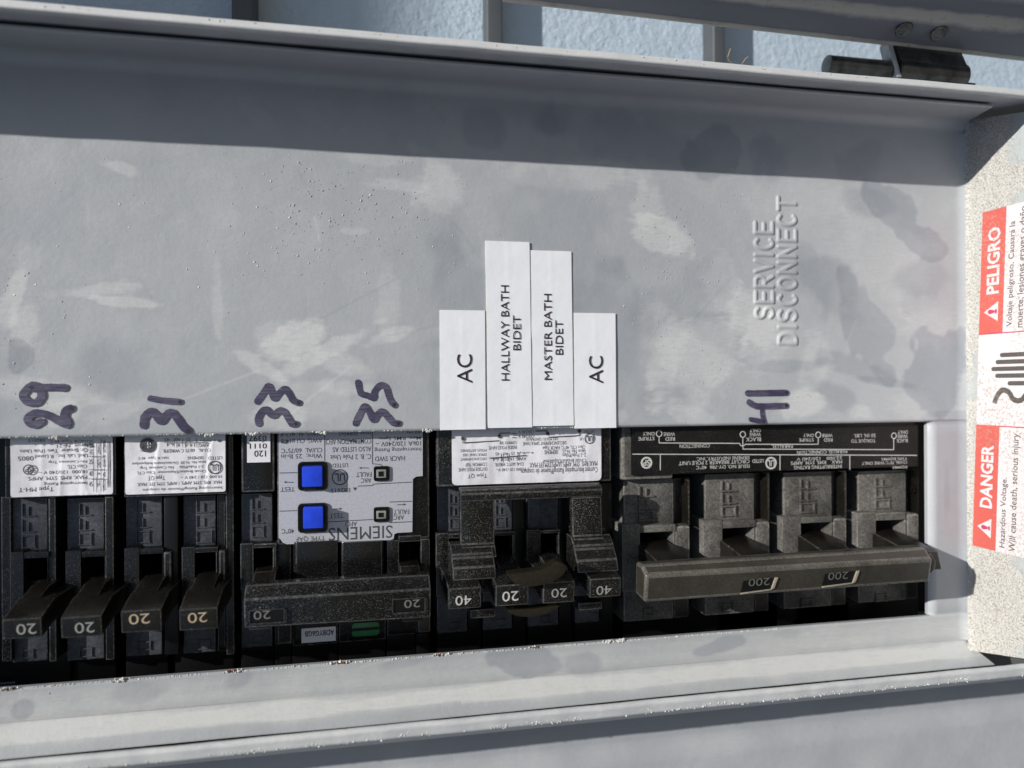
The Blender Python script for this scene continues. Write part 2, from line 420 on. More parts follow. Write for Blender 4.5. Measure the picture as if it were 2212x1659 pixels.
# ------------------------------------------------------------------ SETTING
def grid_obj(name, V, nu, nv, m, parent=None, attr=None, keep=None, **kw):
    """V (nu*nv,3) in mm; quads between; optional keep mask over cells (nu-1,nv-1)"""
    idx = np.arange(nu * nv).reshape(nu, nv)
    q = np.stack([idx[:-1, :-1], idx[1:, :-1], idx[1:, 1:], idx[:-1, 1:]], -1)
    if keep is not None: q = q[keep]
    q = q.reshape(-1, 4)
    used = np.zeros(nu * nv, bool); used[q.ravel()] = True
    remap = np.cumsum(used) - 1; q = remap[q]; Vu = V[used]
    off = np.array(origin(parent) if parent else kw.get('loc', (0, 0, 0)))
    Vu = (Vu - off) * MM
    me = bpy.data.meshes.new(name)
    me.vertices.add(len(Vu)); me.vertices.foreach_set('co', Vu.astype(np.float32).ravel())
    me.loops.add(q.size); me.loops.foreach_set('vertex_index', q.astype(np.int32).ravel())
    me.polygons.add(len(q)); me.polygons.foreach_set('loop_start', np.arange(0, q.size, 4, dtype=np.int32))
    me.polygons.foreach_set('use_smooth', np.ones(len(q), bool))
    me.update(calc_edges=True); me.validate()
    if attr is not None:
        a = me.attributes.new('smudge', 'FLOAT', 'POINT'); a.data.foreach_set('value', attr[used].astype(np.float32))
    me.materials.append(m)
    o = bpy.data.objects.new(name, me); COL.objects.link(o)
    if parent: o.parent = parent
    else: o.matrix_world = BASE @ Matrix.Translation(Vector(tuple(off)) * MM)
    for k in ('label', 'kind', 'category', 'group'):
        if k in kw: o[k] = kw[k]
    return o

# stucco wall behind the box and the ground far below
b = B(); b.box(-1500, 1450, -2500, 2500, -90, -62)
obj('wall', b, M['stucco'], loc=(0, 0, -62), kind='structure')
gm = bpy.data.meshes.new('ground'); gm.from_pydata([(-20, -20, 0), (20, -20, 0), (20, 20, 0), (-20, 20, 0)], [], [(0, 1, 2, 3)])
gm.materials.append(M['ground']); go = bpy.data.objects.new('ground', gm); COL.objects.link(go); go['kind'] = 'structure'

b = B(); b.box(-1860, -1700, -2500, 2500, -62, 868)
obj('roof_eave', b, M['paint2'], loc=(-1780, 0, 0), kind='structure')
# battens crossing the wall behind the box
def batten(pxl, pxr, h, label, m=M['batten']):
    zt = -61.99 + h
    xl = PX(ID, pxl, 60, zt); xr = PX(ID, pxr, 60, zt)
    y0, y1 = 60, 210
    t = thing('wall_batten', label, 'batten', ((xl + xr) / 2, y0, -62), 'battens running across the stucco wall')
    q = B()
    q.box(xl, xr, y0, y1, -61.99, zt)
    obj('board', q, m, t, bevel=0.8, seg=3)
    return t
batten(1052, 1086, 9, 'narrow grey batten on the stucco wall, between the two bright stucco bays')
batten(1541, 1567, 9, 'narrow grey batten on the stucco wall, just left of the hinge pin')
batten(500, 546, 16, 'weathered grey batten with a rusty edge at the dark left end of the stucco wall')

# ------------------------------------------------------------------ DEADFRONT COVER
cover = thing('inner_cover', 'grey painted inner metal cover with a long breaker opening and embossed SERVICE DISCONNECT', 'panel cover', (40, 0, 0))
XL, XR, YT, YB = -112.0, 184.0, 79.2, -82.2
OT, OB, OR_ = -12.2, -71.3, 171.6
RF = 3.2
def flange(side, h, lean):
    """profile points beyond the fold: list of (y, z)"""
    s = 1 if side > 0 else -1
    y0 = YT if side > 0 else YB
    pts = [(y0 - s * RF + s * RF * math.sin(a), RF - RF * math.cos(a)) for a in np.linspace(0, math.radians(86), 9)]
    ye, ze = pts[-1]
    for k in range(1, 12):
        t = k / 11; pts.append((ye + s * lean * t, ze + (h - ze) * t))
    pts.append((pts[-1][0] + s * 0.35, h + 0.25)); pts.append((pts[-1][0] + s * 0.55, h - 0.1)); pts.append((pts[-1][0] + s * 0.02, h - 3.0))
    return pts
flat = np.concatenate([np.arange(YB + RF, OB - .6, .45), np.linspace(OB - .55, OB + .0, 5), np.arange(OB + .8, OT - .6, 3.0), np.linspace(OT, OT + .8, 5), np.arange(OT + 1.2, 16, .45), np.arange(16, 60, .26), np.arange(60.2, YT - RF, .45)])
bot = [(YB + RF - RF * math.sin(a), RF - RF * math.cos(a)) for a in np.linspace(0, math.radians(32), 9)]
_y, _z = bot[-1]
bot += [(_y - 5.3 * k / 8, _z + 3.3 * k / 8) for k in range(1, 9)]
bot += [(bot[-1][0] - .35, bot[-1][1] + .1), (bot[-1][0] - .55, bot[-1][1] - .3), (bot[-1][0] - .5, bot[-1][1] - 3.0)]
bot = bot[::-1]; top = flange(1, 17.4, -1.7)
prof = np.array(bot + [(v, 0.0) for v in flat if YB + RF + .1 < v < YT - RF - .1] + top)
u = np.concatenate([np.arange(XL, 104, .5), np.arange(104.2, 132, .26), np.arange(132.2, OR_ - 1.6, .5), np.linspace(OR_ - 0.001, OR_ + 2.4, 9), np.arange(OR_ + 2.9, XR - .3, .5), [XR]])
nu, nv = len(u), len(prof)
X = np.repeat(u[:, None], nv, 1); Y = np.repeat(prof[None, :, 0], nu, 0).copy(); Z = np.repeat(prof[None, :, 1], nu, 0).copy()
onflat = (Z < 0.01)
# flange ends are cut back diagonally
lim = np.where(Y > 0, XR + 0.2 - np.clip(Z - 1.5, 0, None) * 0.42, XR + .2 + np.clip(-80.5 - Y, 0, 6) * 1.1)
X = np.where((X > XR - 14) & (Y > 0), np.minimum(X, lim), X)
X = np.where((X > XR - 14) & (Y < -80.5), XR - 14 + (X - XR + 14) * (lim - XR + 14) / 14, X)
# sheet shape: opening lips, dishing, brush ripples
dr = np.clip((X - OR_), 0, 3); inrow = (Y < OT) & (Y > OB)
Z = Z - np.where(onflat & (Y < OT + .01) & (Y > OB - .01) & (X > OR_ - .01), 1.3 * np.clip(1 - dr / 2.4, 0, 1) ** 2.2, 0)
Z = Z - np.where(onflat, 0.55 * np.clip(1 - (Y - OT) / 0.8, 0, 1) ** 2 * (Y >= OT), 0)
Z = Z - np.where(onflat, 0.40 * np.clip(1 - (OB - Y) / 0.55, 0, 1) ** 2 * (Y <= OB), 0)
Z = Z + np.where(onflat, 0.18 * (vnoise(X, Y, 45, 1) - .5) + 0.05 * (vnoise(X, Y, 9, 2) - .5), 0)
Y = Y + np.where(~onflat, 0.25 * (vnoise(X, Z, 30, 5) - .5), 0)
# soft secondary ridge above the bottom fold
Z = Z + np.where(onflat, 0.25 * np.exp(-((Y + 78.0) / 1.6) ** 2), 0)
# concave run-out towards the ledge on the right
Z = Z + np.where(onflat, 1.1 * np.clip((X - (XR - 3.0)) / 3.0, 0, 1) ** 2, 0)
# embossed words
def emboss(word, box, hgt=0.42, w=0.48):
    global Z
    X0, X1, Y0, Y1 = rect(CS, box, 0)
    widths = [0.25 if ch == 'I' else 1.0 for ch in word]; gap = 0.36
    tot = sum(widths) + gap * (len(word) - 1); k = (Y1 - Y0) / tot; yy = Y0
    for ch, wd in zip(word, widths):
        for pl in STROKE[ch]:
            pts = [(X1 - v_ * (X1 - X0), yy + (0.5 + (u_ - .5) * (1 if wd == 1 else .0)) * wd * k) for u_, v_ in pl]
            xs = [p[0] for p in pts]; ys = [p[1] for p in pts]
            mk = (X > min(xs) - 2) & (X < max(xs) + 2) & (Y > min(ys) - 2) & (Y < max(ys) + 2) & onflat
            d = segdist(X[mk], Y[mk], pts)
            hh = hgt * (1 - np.clip((d - w * .35) / (w * 1.15), 0, 1) ** 2) ** 1.5
            acc[mk] = np.maximum(acc[mk], np.nan_to_num(hh))
        yy += (wd + gap) * k
acc = np.zeros_like(Z)
emboss('SERVICE', (412, 415, 572, 1315)); emboss('DISCONNECT', (628, 190, 787, 1555))
Z = Z + acc
# smudges: + powdery film, - clean darker paint.  (centre px, radii px, angle deg, strength, softness)
SM = [(1010, 640, 95, 150, -6, -.45, .25), (1100, 830, 235, 110, 0, -.42, .2), (1190, 560, 150, 200, 0, -.38, .3), (1300, 720, 90, 170, 0, -.4, .2), (960, 520, 60, 90, 10, -.3, .3),
      (1945, 470, 90, 38, 38, -.85, .12), (1880, 440, 60, 30, 10, -.5, .3), (1998, 612, 52, 48, 0, -.55, .12), (2025, 800, 62, 92, 0, -.95, .10), (1790, 610, 90, 60, 40, -.5, .3),
      (1870, 700, 95, 48, 62, -.65, .15), (1750, 600, 60, 80, 0, -.4, .3), (1700, 790, 90, 16, -4, -.6, .2), (1830, 790, 90, 24, 14, -.55, .2), (1910, 825, 60, 8, 8, -.6, .2), (1800, 850, 70, 30, 30, -.55, .2), (1480, 640, 130, 60, -25, -.3, .4), (1570, 730, 90, 40, 40, -.4, .3), (1440, 850, 70, 45, 0, -.3, .4),
      (42, 770, 32, 34, 0, -.75, .1), (245, 790, 85, 68, 0, -.45, .25), (60, 560, 50, 40, 0, .2, .5), (700, 300, 140, 40, 0, .1, .5),
      (1510, 780, 120, 80, -30, .65, .25), (1430, 760, 50, 110, 0, .45, .3), (1425, 505, 75, 40, 25, .85, .18), (1395, 440, 40, 50, 0, .5, .4), (1560, 620, 45, 60, 0, .45, .4), (1620, 680, 45, 70, -30, .75, .2), (1760, 790, 40, 70, -10, .6, .2), (1660, 740, 60, 90, 30, .5, .3),
      (1900, 560, 110, 130, 0, .35, .5), (2010, 700, 60, 60, 0, .4, .5), (1960, 880, 60, 30, 0, .4, .4), (1740, 870, 60, 28, -12, .9, .12), (1860, 890, 30, 18, 10, .6, .3), (1720, 440, 120, 50, 0, .25, .5), (1500, 900, 60, 20, 20, .5, .4), (1340, 900, 20, 16, 0, .4, .4),
      (30, 640, 22, 70, 20, .7, .3), (70, 760, 40, 30, 0, .1, .3), (110, 850, 130, 30, 10, .55, .4), (60, 700, 30, 60, 10, .5, .4), (260, 650, 100, 14, 6, .7, .3), (200, 628, 120, 22, -8, .5, .4), (260, 360, 46, 16, 14, .55, .3), (820, 345, 90, 14, 0, .3, .4), (870, 400, 70, 16, 0, .45, .4),
      (560, 790, 60, 14, 30, .7, .3), (640, 740, 70, 34, -25, .95, .15), (580, 720, 30, 24, 0, .4, .4), (700, 760, 110, 18, -28, .8, .2), (740, 790, 60, 24, 20, .6, .3), (760, 840, 70, 20, 10, .5, .3), (860, 720, 60, 16, -20, .7, .3), (840, 650, 26, 100, 0, .35, .5), (470, 660, 14, 90, 0, .4, .4), (130, 890, 50, 30, 0, .6, .3), (260, 890, 90, 24, -20, .4, .4), (600, 900, 60, 30, 0, .5, .3), (690, 870, 120, 40, 0, .4, .4),
      (760, 500, 34, 10, 0, .4, .4), (490, 470, 30, 24, 20, .2, .5), (1250, 380, 190, 34, 0, .45, .4), (950, 390, 60, 70, -30, .6, .3), (830, 310, 20, 30, 0, .1, .5),
      (1130, 1425, 60, 30, 10, -.8, .15), (1260, 1432, 36, 22, 0, -.45, .3), (300, 1495, 60, 26, -10, -.5, .3), (520, 1465, 40, 24, -20, -.6, .3), (50, 1530, 24, 18, 0, -.7, .2), (1560, 1392, 70, 18, -8, -.8, .2), (880, 1428, 60, 14, -10, -.4, .3), (1700, 1370, 40, 12, 0, -.4, .3),
      (1000, 330, 60, 40, 0, .12, .3), (1180, 260, 60, 40, 0, -.45, .2), (700, 250, 50, 30, 0, .15, .4), (1700, 330, 120, 40, 0, -.2, .3), (560, 250, 60, 20, 40, .2, .4),
      (1045, 275, 44, 40, 0, -.5, .1), (1180, 268, 40, 36, 0, -.45, .1), (1400, 300, 130, 56, 6, -.4, .12), (1545, 318, 60, 62, 0, -.7, .12), (1660, 330, 46, 56, 0, -.6, .12), (1850, 350, 60, 46, 0, -.5, .2), (1990, 1160, 14, 70, 0, .2, .4), (2045, 1060, 10, 50, 0, -.4, .3)]
sm = 0.16 * np.clip((X - 85) / 50, 0, 1) + 0.10
w1 = vnoise(X, Y, 8, 8) - .5; w2 = vnoise(X, Y * .6, 2.2, 9) - .5; w3 = vnoise(X * .35 + Y * .3, Y - X * .1, .7, 10) - .5
SM = [q for q in SM]
for cx, cy, rx, ry, ang, st, soft in SM:
    p = at(cx, cy, 0); ex = at(cx + rx, cy, 0); ey = at(cx, cy + ry, 0)
    RX = abs(ex.x - p.x); RY = abs(ey.y - p.y); a = -math.radians(ang)
    dx, dy = X - p.x, Y - p.y
    uu = dx * math.cos(a) + dy * math.sin(a); vv = -dx * math.sin(a) + dy * math.cos(a)
    if abs(ang) > 0: s_ = 1
    soft = soft if st < -.6 else max(soft, .38)
    r_ = np.hypot(uu / RX, vv / RY) + w1 * .75 + w2 * .34 + w3 * (.30 if st > 0 else .08)
    sm += st * .62 * np.clip((1.08 - r_) / soft, 0, 1)
SC = [((560, 760), (860, 600)), ((1400, 740), (1480, 625)), ((620, 900), (760, 790)), ((300, 600), (330, 650)), ((680, 470), (690, 520)), ((1500, 690), (1580, 600)), ((820, 730), (1000, 690)), ((350, 880), (560, 800)), ((980, 480), (1040, 560)), ((1830, 740), (1850, 690)), ((640, 360), (660, 400)), ((930, 220), (960, 265)), ((780, 1440), (960, 1400)), ((1100, 620), (1120, 660))]
for p, q in SC:
    a = at(*p, 0); c = at(*q, 0)
    d = segdist(X, Y, [(a.x, a.y), (c.x, c.y)])
    sm += (0.32 if random.random() > .4 else -.22) * np.clip(1 - d / .45, 0, 1)
sm += 1.0 * np.exp(-((Y + 81.3 + 1.2 * vnoise(X, X * 0, 25, 20)) / (1.0 + 1.2 * vnoise(X, X * 0, 17, 24))) ** 2) * (Y < -76) * (0.5 + 0.9 * vnoise(X, Y, 9, 21)) - np.where(Y < -83.4, .35, 0)  # highlight along the bottom fold, painted as a pale band
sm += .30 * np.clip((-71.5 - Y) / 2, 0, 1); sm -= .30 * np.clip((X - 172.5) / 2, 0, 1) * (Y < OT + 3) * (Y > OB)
# shorter powder on shaded top part is cleaner
cx_ = (X[:-1, :-1] + X[1:, 1:]) / 2; cy_ = (Y[:-1, :-1] + Y[1:, 1:]) / 2
flatc = onflat[:-1, :-1] & onflat[1:, 1:]
hole = flatc & (cy_ < OT) & (cy_ > OB) & (cx_ < OR_)
V = np.stack([X, Y, Z], -1).reshape(-1, 3)
grid_obj('sheet', V, nu, nv, M['paint'], cover, attr=sm.ravel(), keep=~hole)
# edge thickness of the opening
b = B(); b.open = False
b.box(XL, OR_ + .3, OT + .02, OT + .55, -1.7, -0.62); b.box(XL, OR_ + .3, OB - .55, OB - .02, -1.7, -0.48); b.box(OR_ + .05, OR_ + .9, OB, OT, -2.6, -1.35)
obj('opening_edge', b, M['paint2'], cover)

# ledge (third flange) with drifts of dust
nyl, nzl = 330, 130
yv = np.linspace(-82.6, 80.0, nyl); 
arcp = [(XR - 2.2 + 2.2 * math.sin(a), 1.12 + 2.2 - 2.2 * math.cos(a)) for a in np.linspace(math.radians(35), math.radians(88), 8)]
arcp = [(x - arcp[0][0] + XR - 0.35, z - arcp[0][1] + 0.95) for x, z in arcp]
lp = arcp + [(arcp[-1][0] + .03 * (z), arcp[-1][1] + z) for z in np.linspace(.4, 46, nzl - len(arcp))]
LPX = arcp[-1][0]
XX = np.repeat(np.array(lp)[None, :, 0], nyl, 0); ZZ = np.repeat(np.array(lp)[None, :, 1], nyl, 0)
YY = np.repeat(yv[:, None], nzl, 1); YY = YY * (1 - np.clip(ZZ, 0, 60) * 0.0026)
def drift(cy, cz, ry, rz, st):
    return st * np.clip(1.3 - np.hypot((YY - cy) / ry, (ZZ - cz) / rz) + .5 * (vnoise(YY, ZZ, 4, 31) - .5), 0, 1)
dm = drift(62, 6, 24, 12, 1.4) + drift(30, 2, 30, 5.0, 1.3) + drift(42, 10, 20, 12, .8) + drift(-38, 2, 26, 9, 1.3) + drift(-66, 8, 18, 16, 1.5) + drift(-12, 3, 9, 7, 1.0) + drift(-30, 12, 20, 9, .8)
XX = XX - np.clip(dm, 0, 1) * (0.12 + 0.25 * vnoise(YY, ZZ, .9, 33)) * np.clip(ZZ - .8, 0, 1)
dm = np.clip(dm, 0, 1.2) * np.clip((ZZ - .3) / .8, 0, 1)
grid_obj('ledge', np.stack([XX, YY, ZZ], -1).reshape(-1, 3), nyl, nzl, M['ledge'], cover, attr=dm.ravel())

# grit trapped under the paint, beads along the cut edges
b = B(); b.open = True
dens = [(0, 2090, 300, 930, 520), (500, 1100, 350, 620, 260), (1330, 2050, 420, 900, 300), (0, 2000, 1400, 1560, 60), (1380, 1500, 580, 640, 40), (1580, 1760, 400, 440, 40)]
for x0, x1, y0, y1, n in dens:
    for k in range(int(n * 1.4)):
        p = at(random.uniform(x0, x1), random.uniform(y0, y1), 0)
        if p.y < OT + 1 and p.y > OB - 1 or p.x > 182 or p.y > 75: continue
        r = random.choice((.10, .12, .15, .18, .28)) * random.uniform(.85, 1.15)
        b.lump(p.x, p.y, 0.0, r, random.uniform(.3, .6))
obj('paint_grit', b, M['paint2'], cover, kind='stuff')
b = B(); b.open = True
for k in range(420):
    x = random.uniform(XL + 20, 120); b.lump(x, OB - .25 + random.uniform(-.12, .15), -.15, random.uniform(.10, .28), 1.0)
for k in range(120):
    x = random.uniform(XL + 20, 60); b.lump(x, OT + .25 + random.uniform(-.1, .1), -.2, random.uniform(.10, .24), 1.0)
obj('edge_bead', b, M['chip'], cover, kind='stuff')
# snapped-off tab stubs with torn paint and rust
for px, py, w, rusty in ((15, 1489, 2.6, 1), (265, 1470, 2.4, 0), (505, 1450, 2.2, 1), (737, 1431, 2.4, 1), (950, 1413, 2.6, 1), (1155, 1397, 2.5, 1), (1320, 1384, 3.2, 0), (1343, 1382, 1.6, 0),
                         (118, 942, 1.6, 0), (450, 937, 1.4, 0), (545, 935, 2.0, 0), (690, 930, 2.4, 0), (925, 926, 1.6, 0)):
    p = at(px, py, 0); yb = OB if py > 1100 else OT; s = 1 if py > 1100 else -1
    b = B(); b.open = True
    for k in range(16):
        b.lump(p.x + random.gauss(0, w * .42), yb + s * random.uniform(-.35, .25), -.1 + random.uniform(-.1, .2), random.uniform(.2, .42), 1.1)
    t = obj('tab_stub', b, M['chip'], cover)
    if rusty:
        b = B(); b.open = True
        for k in range(9): b.lump(p.x + random.gauss(-.3, w * .32), yb + s * random.uniform(-.12, .12), .15, random.uniform(.2, .36), 1.0)
        obj('rust_spot', b, M['rust'], t)

# handwritten numbers
def ribbon(b, pts, w, z, dz=.03):
    P = [Vector(p) for p in pts]
    # resample Catmull-Rom
    Q = []
    ext = [P[0] * 2 - P[1]] + P + [P[-1] * 2 - P[-2]]
    for i in range(1, len(ext) - 2):
        for k in range(6):
            t = k / 6; a, c, d, e = ext[i - 1], ext[i], ext[i + 1], ext[i + 2]
            Q.append(0.5 * ((2 * c) + (d - a) * t + (2 * a - 5 * c + 4 * d - e) * t * t + (3 * c - a - 3 * d + e) * t ** 3))
    Q.append(P[-1])
    n = len(Q); vs = []; wob = [random.uniform(.93, 1.06) for _ in range(n)]
    for i, q in enumerate(Q):
        d = (Q[min(i + 1, n - 1)] - Q[max(i - 1, 0)]).normalized(); nn = Vector((-d.y, d.x)) * w / 2 * wob[i]
        zz = z + dz * i / n
        vs += [(*(q + nn), zz), (*(q - nn), zz)]
    b.add(vs, [(2 * i, 2 * i + 1, 2 * i + 3, 2 * i + 2) for i in range(n - 1)])
    for q, zz, s in ((Q[0], z - .004, 0), (Q[-1], z + dz + .006, 1)):
        k = 9; b.add([(q.x + w / 2 * random.uniform(.9, 1.1) * math.cos(j * 6.283 / k), q.y + w / 2 * random.uniform(.9, 1.1) * math.sin(j * 6.283 / k), zz) for j in range(k)], [tuple(range(k))])
def number(label, c, strokes):
    b = B(); b.open = True; dots = B(); dots.open = True; z = .24
    for pts, w in strokes:
        P = [at(*c(*p), 0) for p in pts]; sc = at(*c(*pts[0]), 0); e = at(c(*pts[0])[0], c(*pts[0])[1] + 10, 0)
        k = abs(e.y - sc.y) / 10; ww = w / (c(1, 0)[0] - c(0, 0)[0]) ** -1 * k
        ribbon(b, [(p.x, p.y) for p in P], ww, z); z += .04
        q = P[-1]; k_ = 7
        dots.add([(q.x + ww * .3 * random.uniform(.7, 1.2) * math.cos(j * 6.283 / k_), q.y + ww * .3 * random.uniform(.7, 1.2) * math.sin(j * 6.283 / k_), z + .02) for j in range(k_)], [tuple(range(k_))])
    o = obj('handwritten_number', b, M['marker'], cover, label=label)
    obj('ink_blot', dots, M['ink'], o)
number('purple marker number 29 above the leftmost breaker', CA, [([(630, 188), (500, 185), (400, 185), (320, 165), (255, 215), (228, 270), (280, 328), (360, 330), (405, 270), (385, 205), (310, 190)], 74), ([(400, 515), (350, 545), (290, 530), (275, 480), (340, 435), (420, 440), (520, 480), (640, 545), (655, 520), (625, 470), (640, 410), (688, 385)], 74)])
number('purple marker number 31', CA, [([(1460, 292), (1600, 315), (1745, 325)], 62), ([(1390, 550), (1405, 470), (1465, 418), (1510, 450), (1562, 512), (1605, 460), (1660, 428), (1715, 480), (1770, 560), (1822, 605)], 76)])
number('purple marker number 33', CB, [([(315, 360), (385, 265), (437, 190), (470, 255), (502, 330), (550, 275), (612, 225), (660, 275), (705, 350), (765, 378)], 72), ([(330, 600), (325, 540), (370, 465), (420, 452), (460, 500), (500, 512), (550, 462), (600, 470), (650, 540), (690, 605), (735, 605)], 72)])
number('purple marker number 35', CB, [([(1412, 155), (1440, 270), (1520, 300), (1585, 325), (1590, 255), (1650, 188), (1712, 205), (1745, 300), (1770, 360), (1805, 400)], 70), ([(1382, 598), (1430, 495), (1482, 415), (1530, 470), (1580, 560), (1620, 505), (1670, 470), (1720, 515), (1790, 590), (1850, 600)], 72)])
number('purple marker number 411', CC, [([(630, 435), (900, 432), (1305, 425)], 108), ([(655, 590), (730, 640), (850, 662), (1300, 650)], 108), ([(878, 725), (885, 820), (915, 930)], 82), ([(680, 890), (900, 925)], 82)])

# ------------------------------------------------------------------ PAPER LABELS
def paper(label, r, lines, tilt=0.0, z=0.16):
    X0, X1, Y0, Y1 = rect(CL, r, z)
    t = thing('paper_label', label, 'label', ((X0 + X1) / 2, (Y0 + Y1) / 2, 0), 'white typed labels on the cover')
    nx, ny = 24, 60
    gx = np.linspace(X0, X1, nx); gy = np.linspace(Y0, Y1, ny)
    GX, GY = np.meshgrid(gx, gy, indexing='ij')
    sh = tilt * (GY - Y1); 
    crease = 0.09 * np.exp(-((GX - (X0 + X1) / 2) / .22) ** 2)
    GZ = z + .22 + crease + .10 * (vnoise(GX, GY, 5, int(X0 * 7) % 97) - .5) + .25 * np.clip(1 - (GY - Y0) / 3.0, 0, 1) ** 2 * 0.5
    grid_obj('sheet', np.stack([GX + sh, GY, GZ], -1).reshape(-1, 3), nx, ny, M['tape'], t)
    b = B(); e = .0
    b.add([(X0 + tilt * (Y0 - Y1), Y0, .02), (X1 + tilt * (Y0 - Y1), Y0, .02), (X1, Y1, .02), (X0, Y1, .02),
           (X0 + tilt * (Y0 - Y1) + .02, Y0 + .02, z + .10), (X1 + tilt * (Y0 - Y1) - .02, Y0 + .02, z + .10), (X1 - .02, Y1 - .02, z + .10), (X0 + .02, Y1 - .02, z + .10)],
          [(3, 2, 1, 0), (4, 5, 6, 7), (0, 1, 5, 4), (1, 2, 6, 5), (2, 3, 7, 6), (3, 0, 4, 7)])
    obj('backing', b, M['tape_edge'], t)
    for txt, rr_, bold in lines:
        b = B(); b.open = True
        A0, A1, E0, E1 = rect(CL, rr_, z)
        text_in(b, txt, A0, A1, E0, E1, z + .42, 90, bold)
        obj('printed_text', b, M['ink'], t)
paper('short white label reading AC, leftmost of the four typed labels', (160, 628, 508, 1545), [('AC', (290, 967, 406, 1187), .0)])
paper('tall white label reading HALLWAY BATH BIDET', (514, 100, 851, 1530), [('HALLWAY BATH', (628, 437, 690, 1168), 0), ('BIDET', (720, 668, 778, 935), 0)], tilt=-.009, z=.30)
paper('tall white label reading MASTER BATH BIDET', (853, 172, 1172, 1515), [('MASTER BATH', (958, 503, 1018, 1163), 0), ('BIDET', (1045, 705, 1103, 970), 0)], tilt=-.009, z=.12)
paper('short white label reading AC, at the right end of the typed labels', (1192, 650, 1510, 1533), [('AC', (1302, 980, 1410, 1190), .0)], z=.22)

# ------------------------------------------------------------------ DANGER STICKER on the ledge
LX = lambda z: LPX + .03 * max(0, z - 3) - .32
def on_ledge(px, py):
    X = LPX - .3
    d = fw * F + rt * (px - 1106) + up * (829.5 - py)
    for _ in range(4):
        t = X / d.x; z = D + d.z * t; X = LX(z)
    return d.y * t, z
st = thing('danger_sticker', 'red and white bilingual DANGER and PELIGRO high voltage sticker on the dusty ledge', 'sticker', (LPX, 0, 12))
def lquad(b, y0, y1, z0, z1, off):
    b.add([(LX(z0) - off, y0, z0), (LX(z0) - off, y1, z0), (LX(z1) - off, y1, z1), (LX(z1) - off, y0, z1)], [(0, 1, 2, 3)])
YS0, YS1 = -49.9, 50.4
zs = lambda y: 2.4 + (y - YS0) / (YS1 - YS0) * 4.4      # the sticker sits slightly askew
def squad(b, y0, y1, a0, a1, off):
    b.add([(LX(zs(y0) + a0) - off, y0, zs(y0) + a0), (LX(zs(y1) + a0) - off, y1, zs(y1) + a0), (LX(zs(y1) + a1) - off, y1, zs(y1) + a1), (LX(zs(y0) + a1) - off, y0, zs(y0) + a1)], [(0, 1, 2, 3)])
b = B(); b.open = True; squad(b, YS0, YS1, 0, 34, .05); obj('white_field', b, M['vinyl'], st)
for y0, y1 in ((YS0, -13.0), (14.2, YS1)):
    b = B(); b.open = True; squad(b, y0, y1, 0, 8.2, .09)
    fld = obj('red_field', b, M['red'], st)
    # warning triangle
    cyt = y0 + 6.3; T = B(); T.open = True
    pt = lambda dy, a, off: (LX(zs(cyt + dy) + a) - off, cyt + dy, zs(cyt + dy) + a)
    T.add([pt(-2.9, 6.5, .13), pt(2.9, 6.5, .13), pt(0, 1.6, .13)], [(0, 1, 2)])
    tr = obj('warning_triangle', T, M['vinyl'], fld)
b = B(); b.open = True
squad(b, -13.25, -12.95, 8.2, 34, .12); squad(b, 13.9, 14.2, 0, 34, .12)
obj('rule', b, M['rprint'], st)
def ltext(b, txt, y0, y1, a0, a1, bold, off):
    v, f = glyphs(txt, bold)
    pts = []
    for u_, w_ in v:
        y = y0 + float(u_) * (y1 - y0); z = zs(y) + a1 + (a0 - a1) * float(w_)
        pts.append((LX(z) - off, y, z))
    b.add(pts, f)
b = B(); b.open = True; ltext(b, 'DANGER', YS0 + 12.2, YS0 + 31, 2.2, 6.6, .03, .13); obj('lettering', b, M['vinyl'], st)
b = B(); b.open = True; ltext(b, 'PELIGRO', 14.2 + 11.5, 14.2 + 31, 2.2, 6.6, .03, .13); obj('lettering', b, M['vinyl'], st)
b = B(); b.open = True
ltext(b, '!', YS0 + 5.6, YS0 + 7.0, 3.0, 6.2, .04, .17); ltext(b, '!', 14.2 + 5.6, 14.2 + 7.0, 3.0, 6.2, .04, .17)
obj('exclamation_mark', b, M['rprint'], st)
b = B(); b.open = True
ltext(b, 'Hazardous Voltage.', YS0 + 1.5, YS0 + 22, 9.4, 11.8, .004, .12)
ltext(b, 'Will cause death, serious injury', YS0 + 1.0, YS0 + 35, 12.6, 15.4, .004, .12)
obj('printed_text', b, M['vprint'], st); b = B(); b.open = True
ltext(b, 'Voltaje peligroso. Causará la', 14.2 + 1.5, 14.2 + 31.5, 9.4, 11.8, .004, .12)
ltext(b, 'muerte, lesiones graves o daño', 14.2 + 1.0, 14.2 + 35, 12.6, 15.4, .004, .12)
obj('printed_text', b, M['vprint'], st)
# hand over a wavy current, drawn as printed bars
b = B(); b.open = True
def bar(y, a0, a1, w=1.0):
    n = 6
    vs = [(y - w / 2, a1), (y + w / 2, a1)] + [(y + w / 2 * math.cos(q), a0 + w / 2 - w / 2 * math.sin(q)) for q in np.linspace(0, math.pi, n)]
    b.add([(LX(zs(p) + a) - .12, p, zs(p) + a) for p, a in vs], [tuple(range(len(vs)))[::-1]])
for y, a0, a1 in ((7.6, 7.6, 20), (5.6, 6.2, 20), (3.6, 4.8, 20), (1.6, 6.2, 20), (-.6, 10.5, 20)): bar(y, a0, a1, 1.25)
wv = [(-6.4, 6.2), (-4.2, 7.2), (-2.6, 8.8), (-3.2, 11), (-5.2, 12.6), (-5.4, 15), (-3.4, 17), (-2, 19)]
rb = B(); ribbon(rb, wv, 1.5, 0, 0)
for face in rb.f[:-2]:
    b.add([(LX(zs(rb.v[i][0]) + rb.v[i][1]) - .125, rb.v[i][0], zs(rb.v[i][0]) + rb.v[i][1]) for i in face], [tuple(range(len(face)))])
obj('hand_symbol', b, M['vprint'], st)

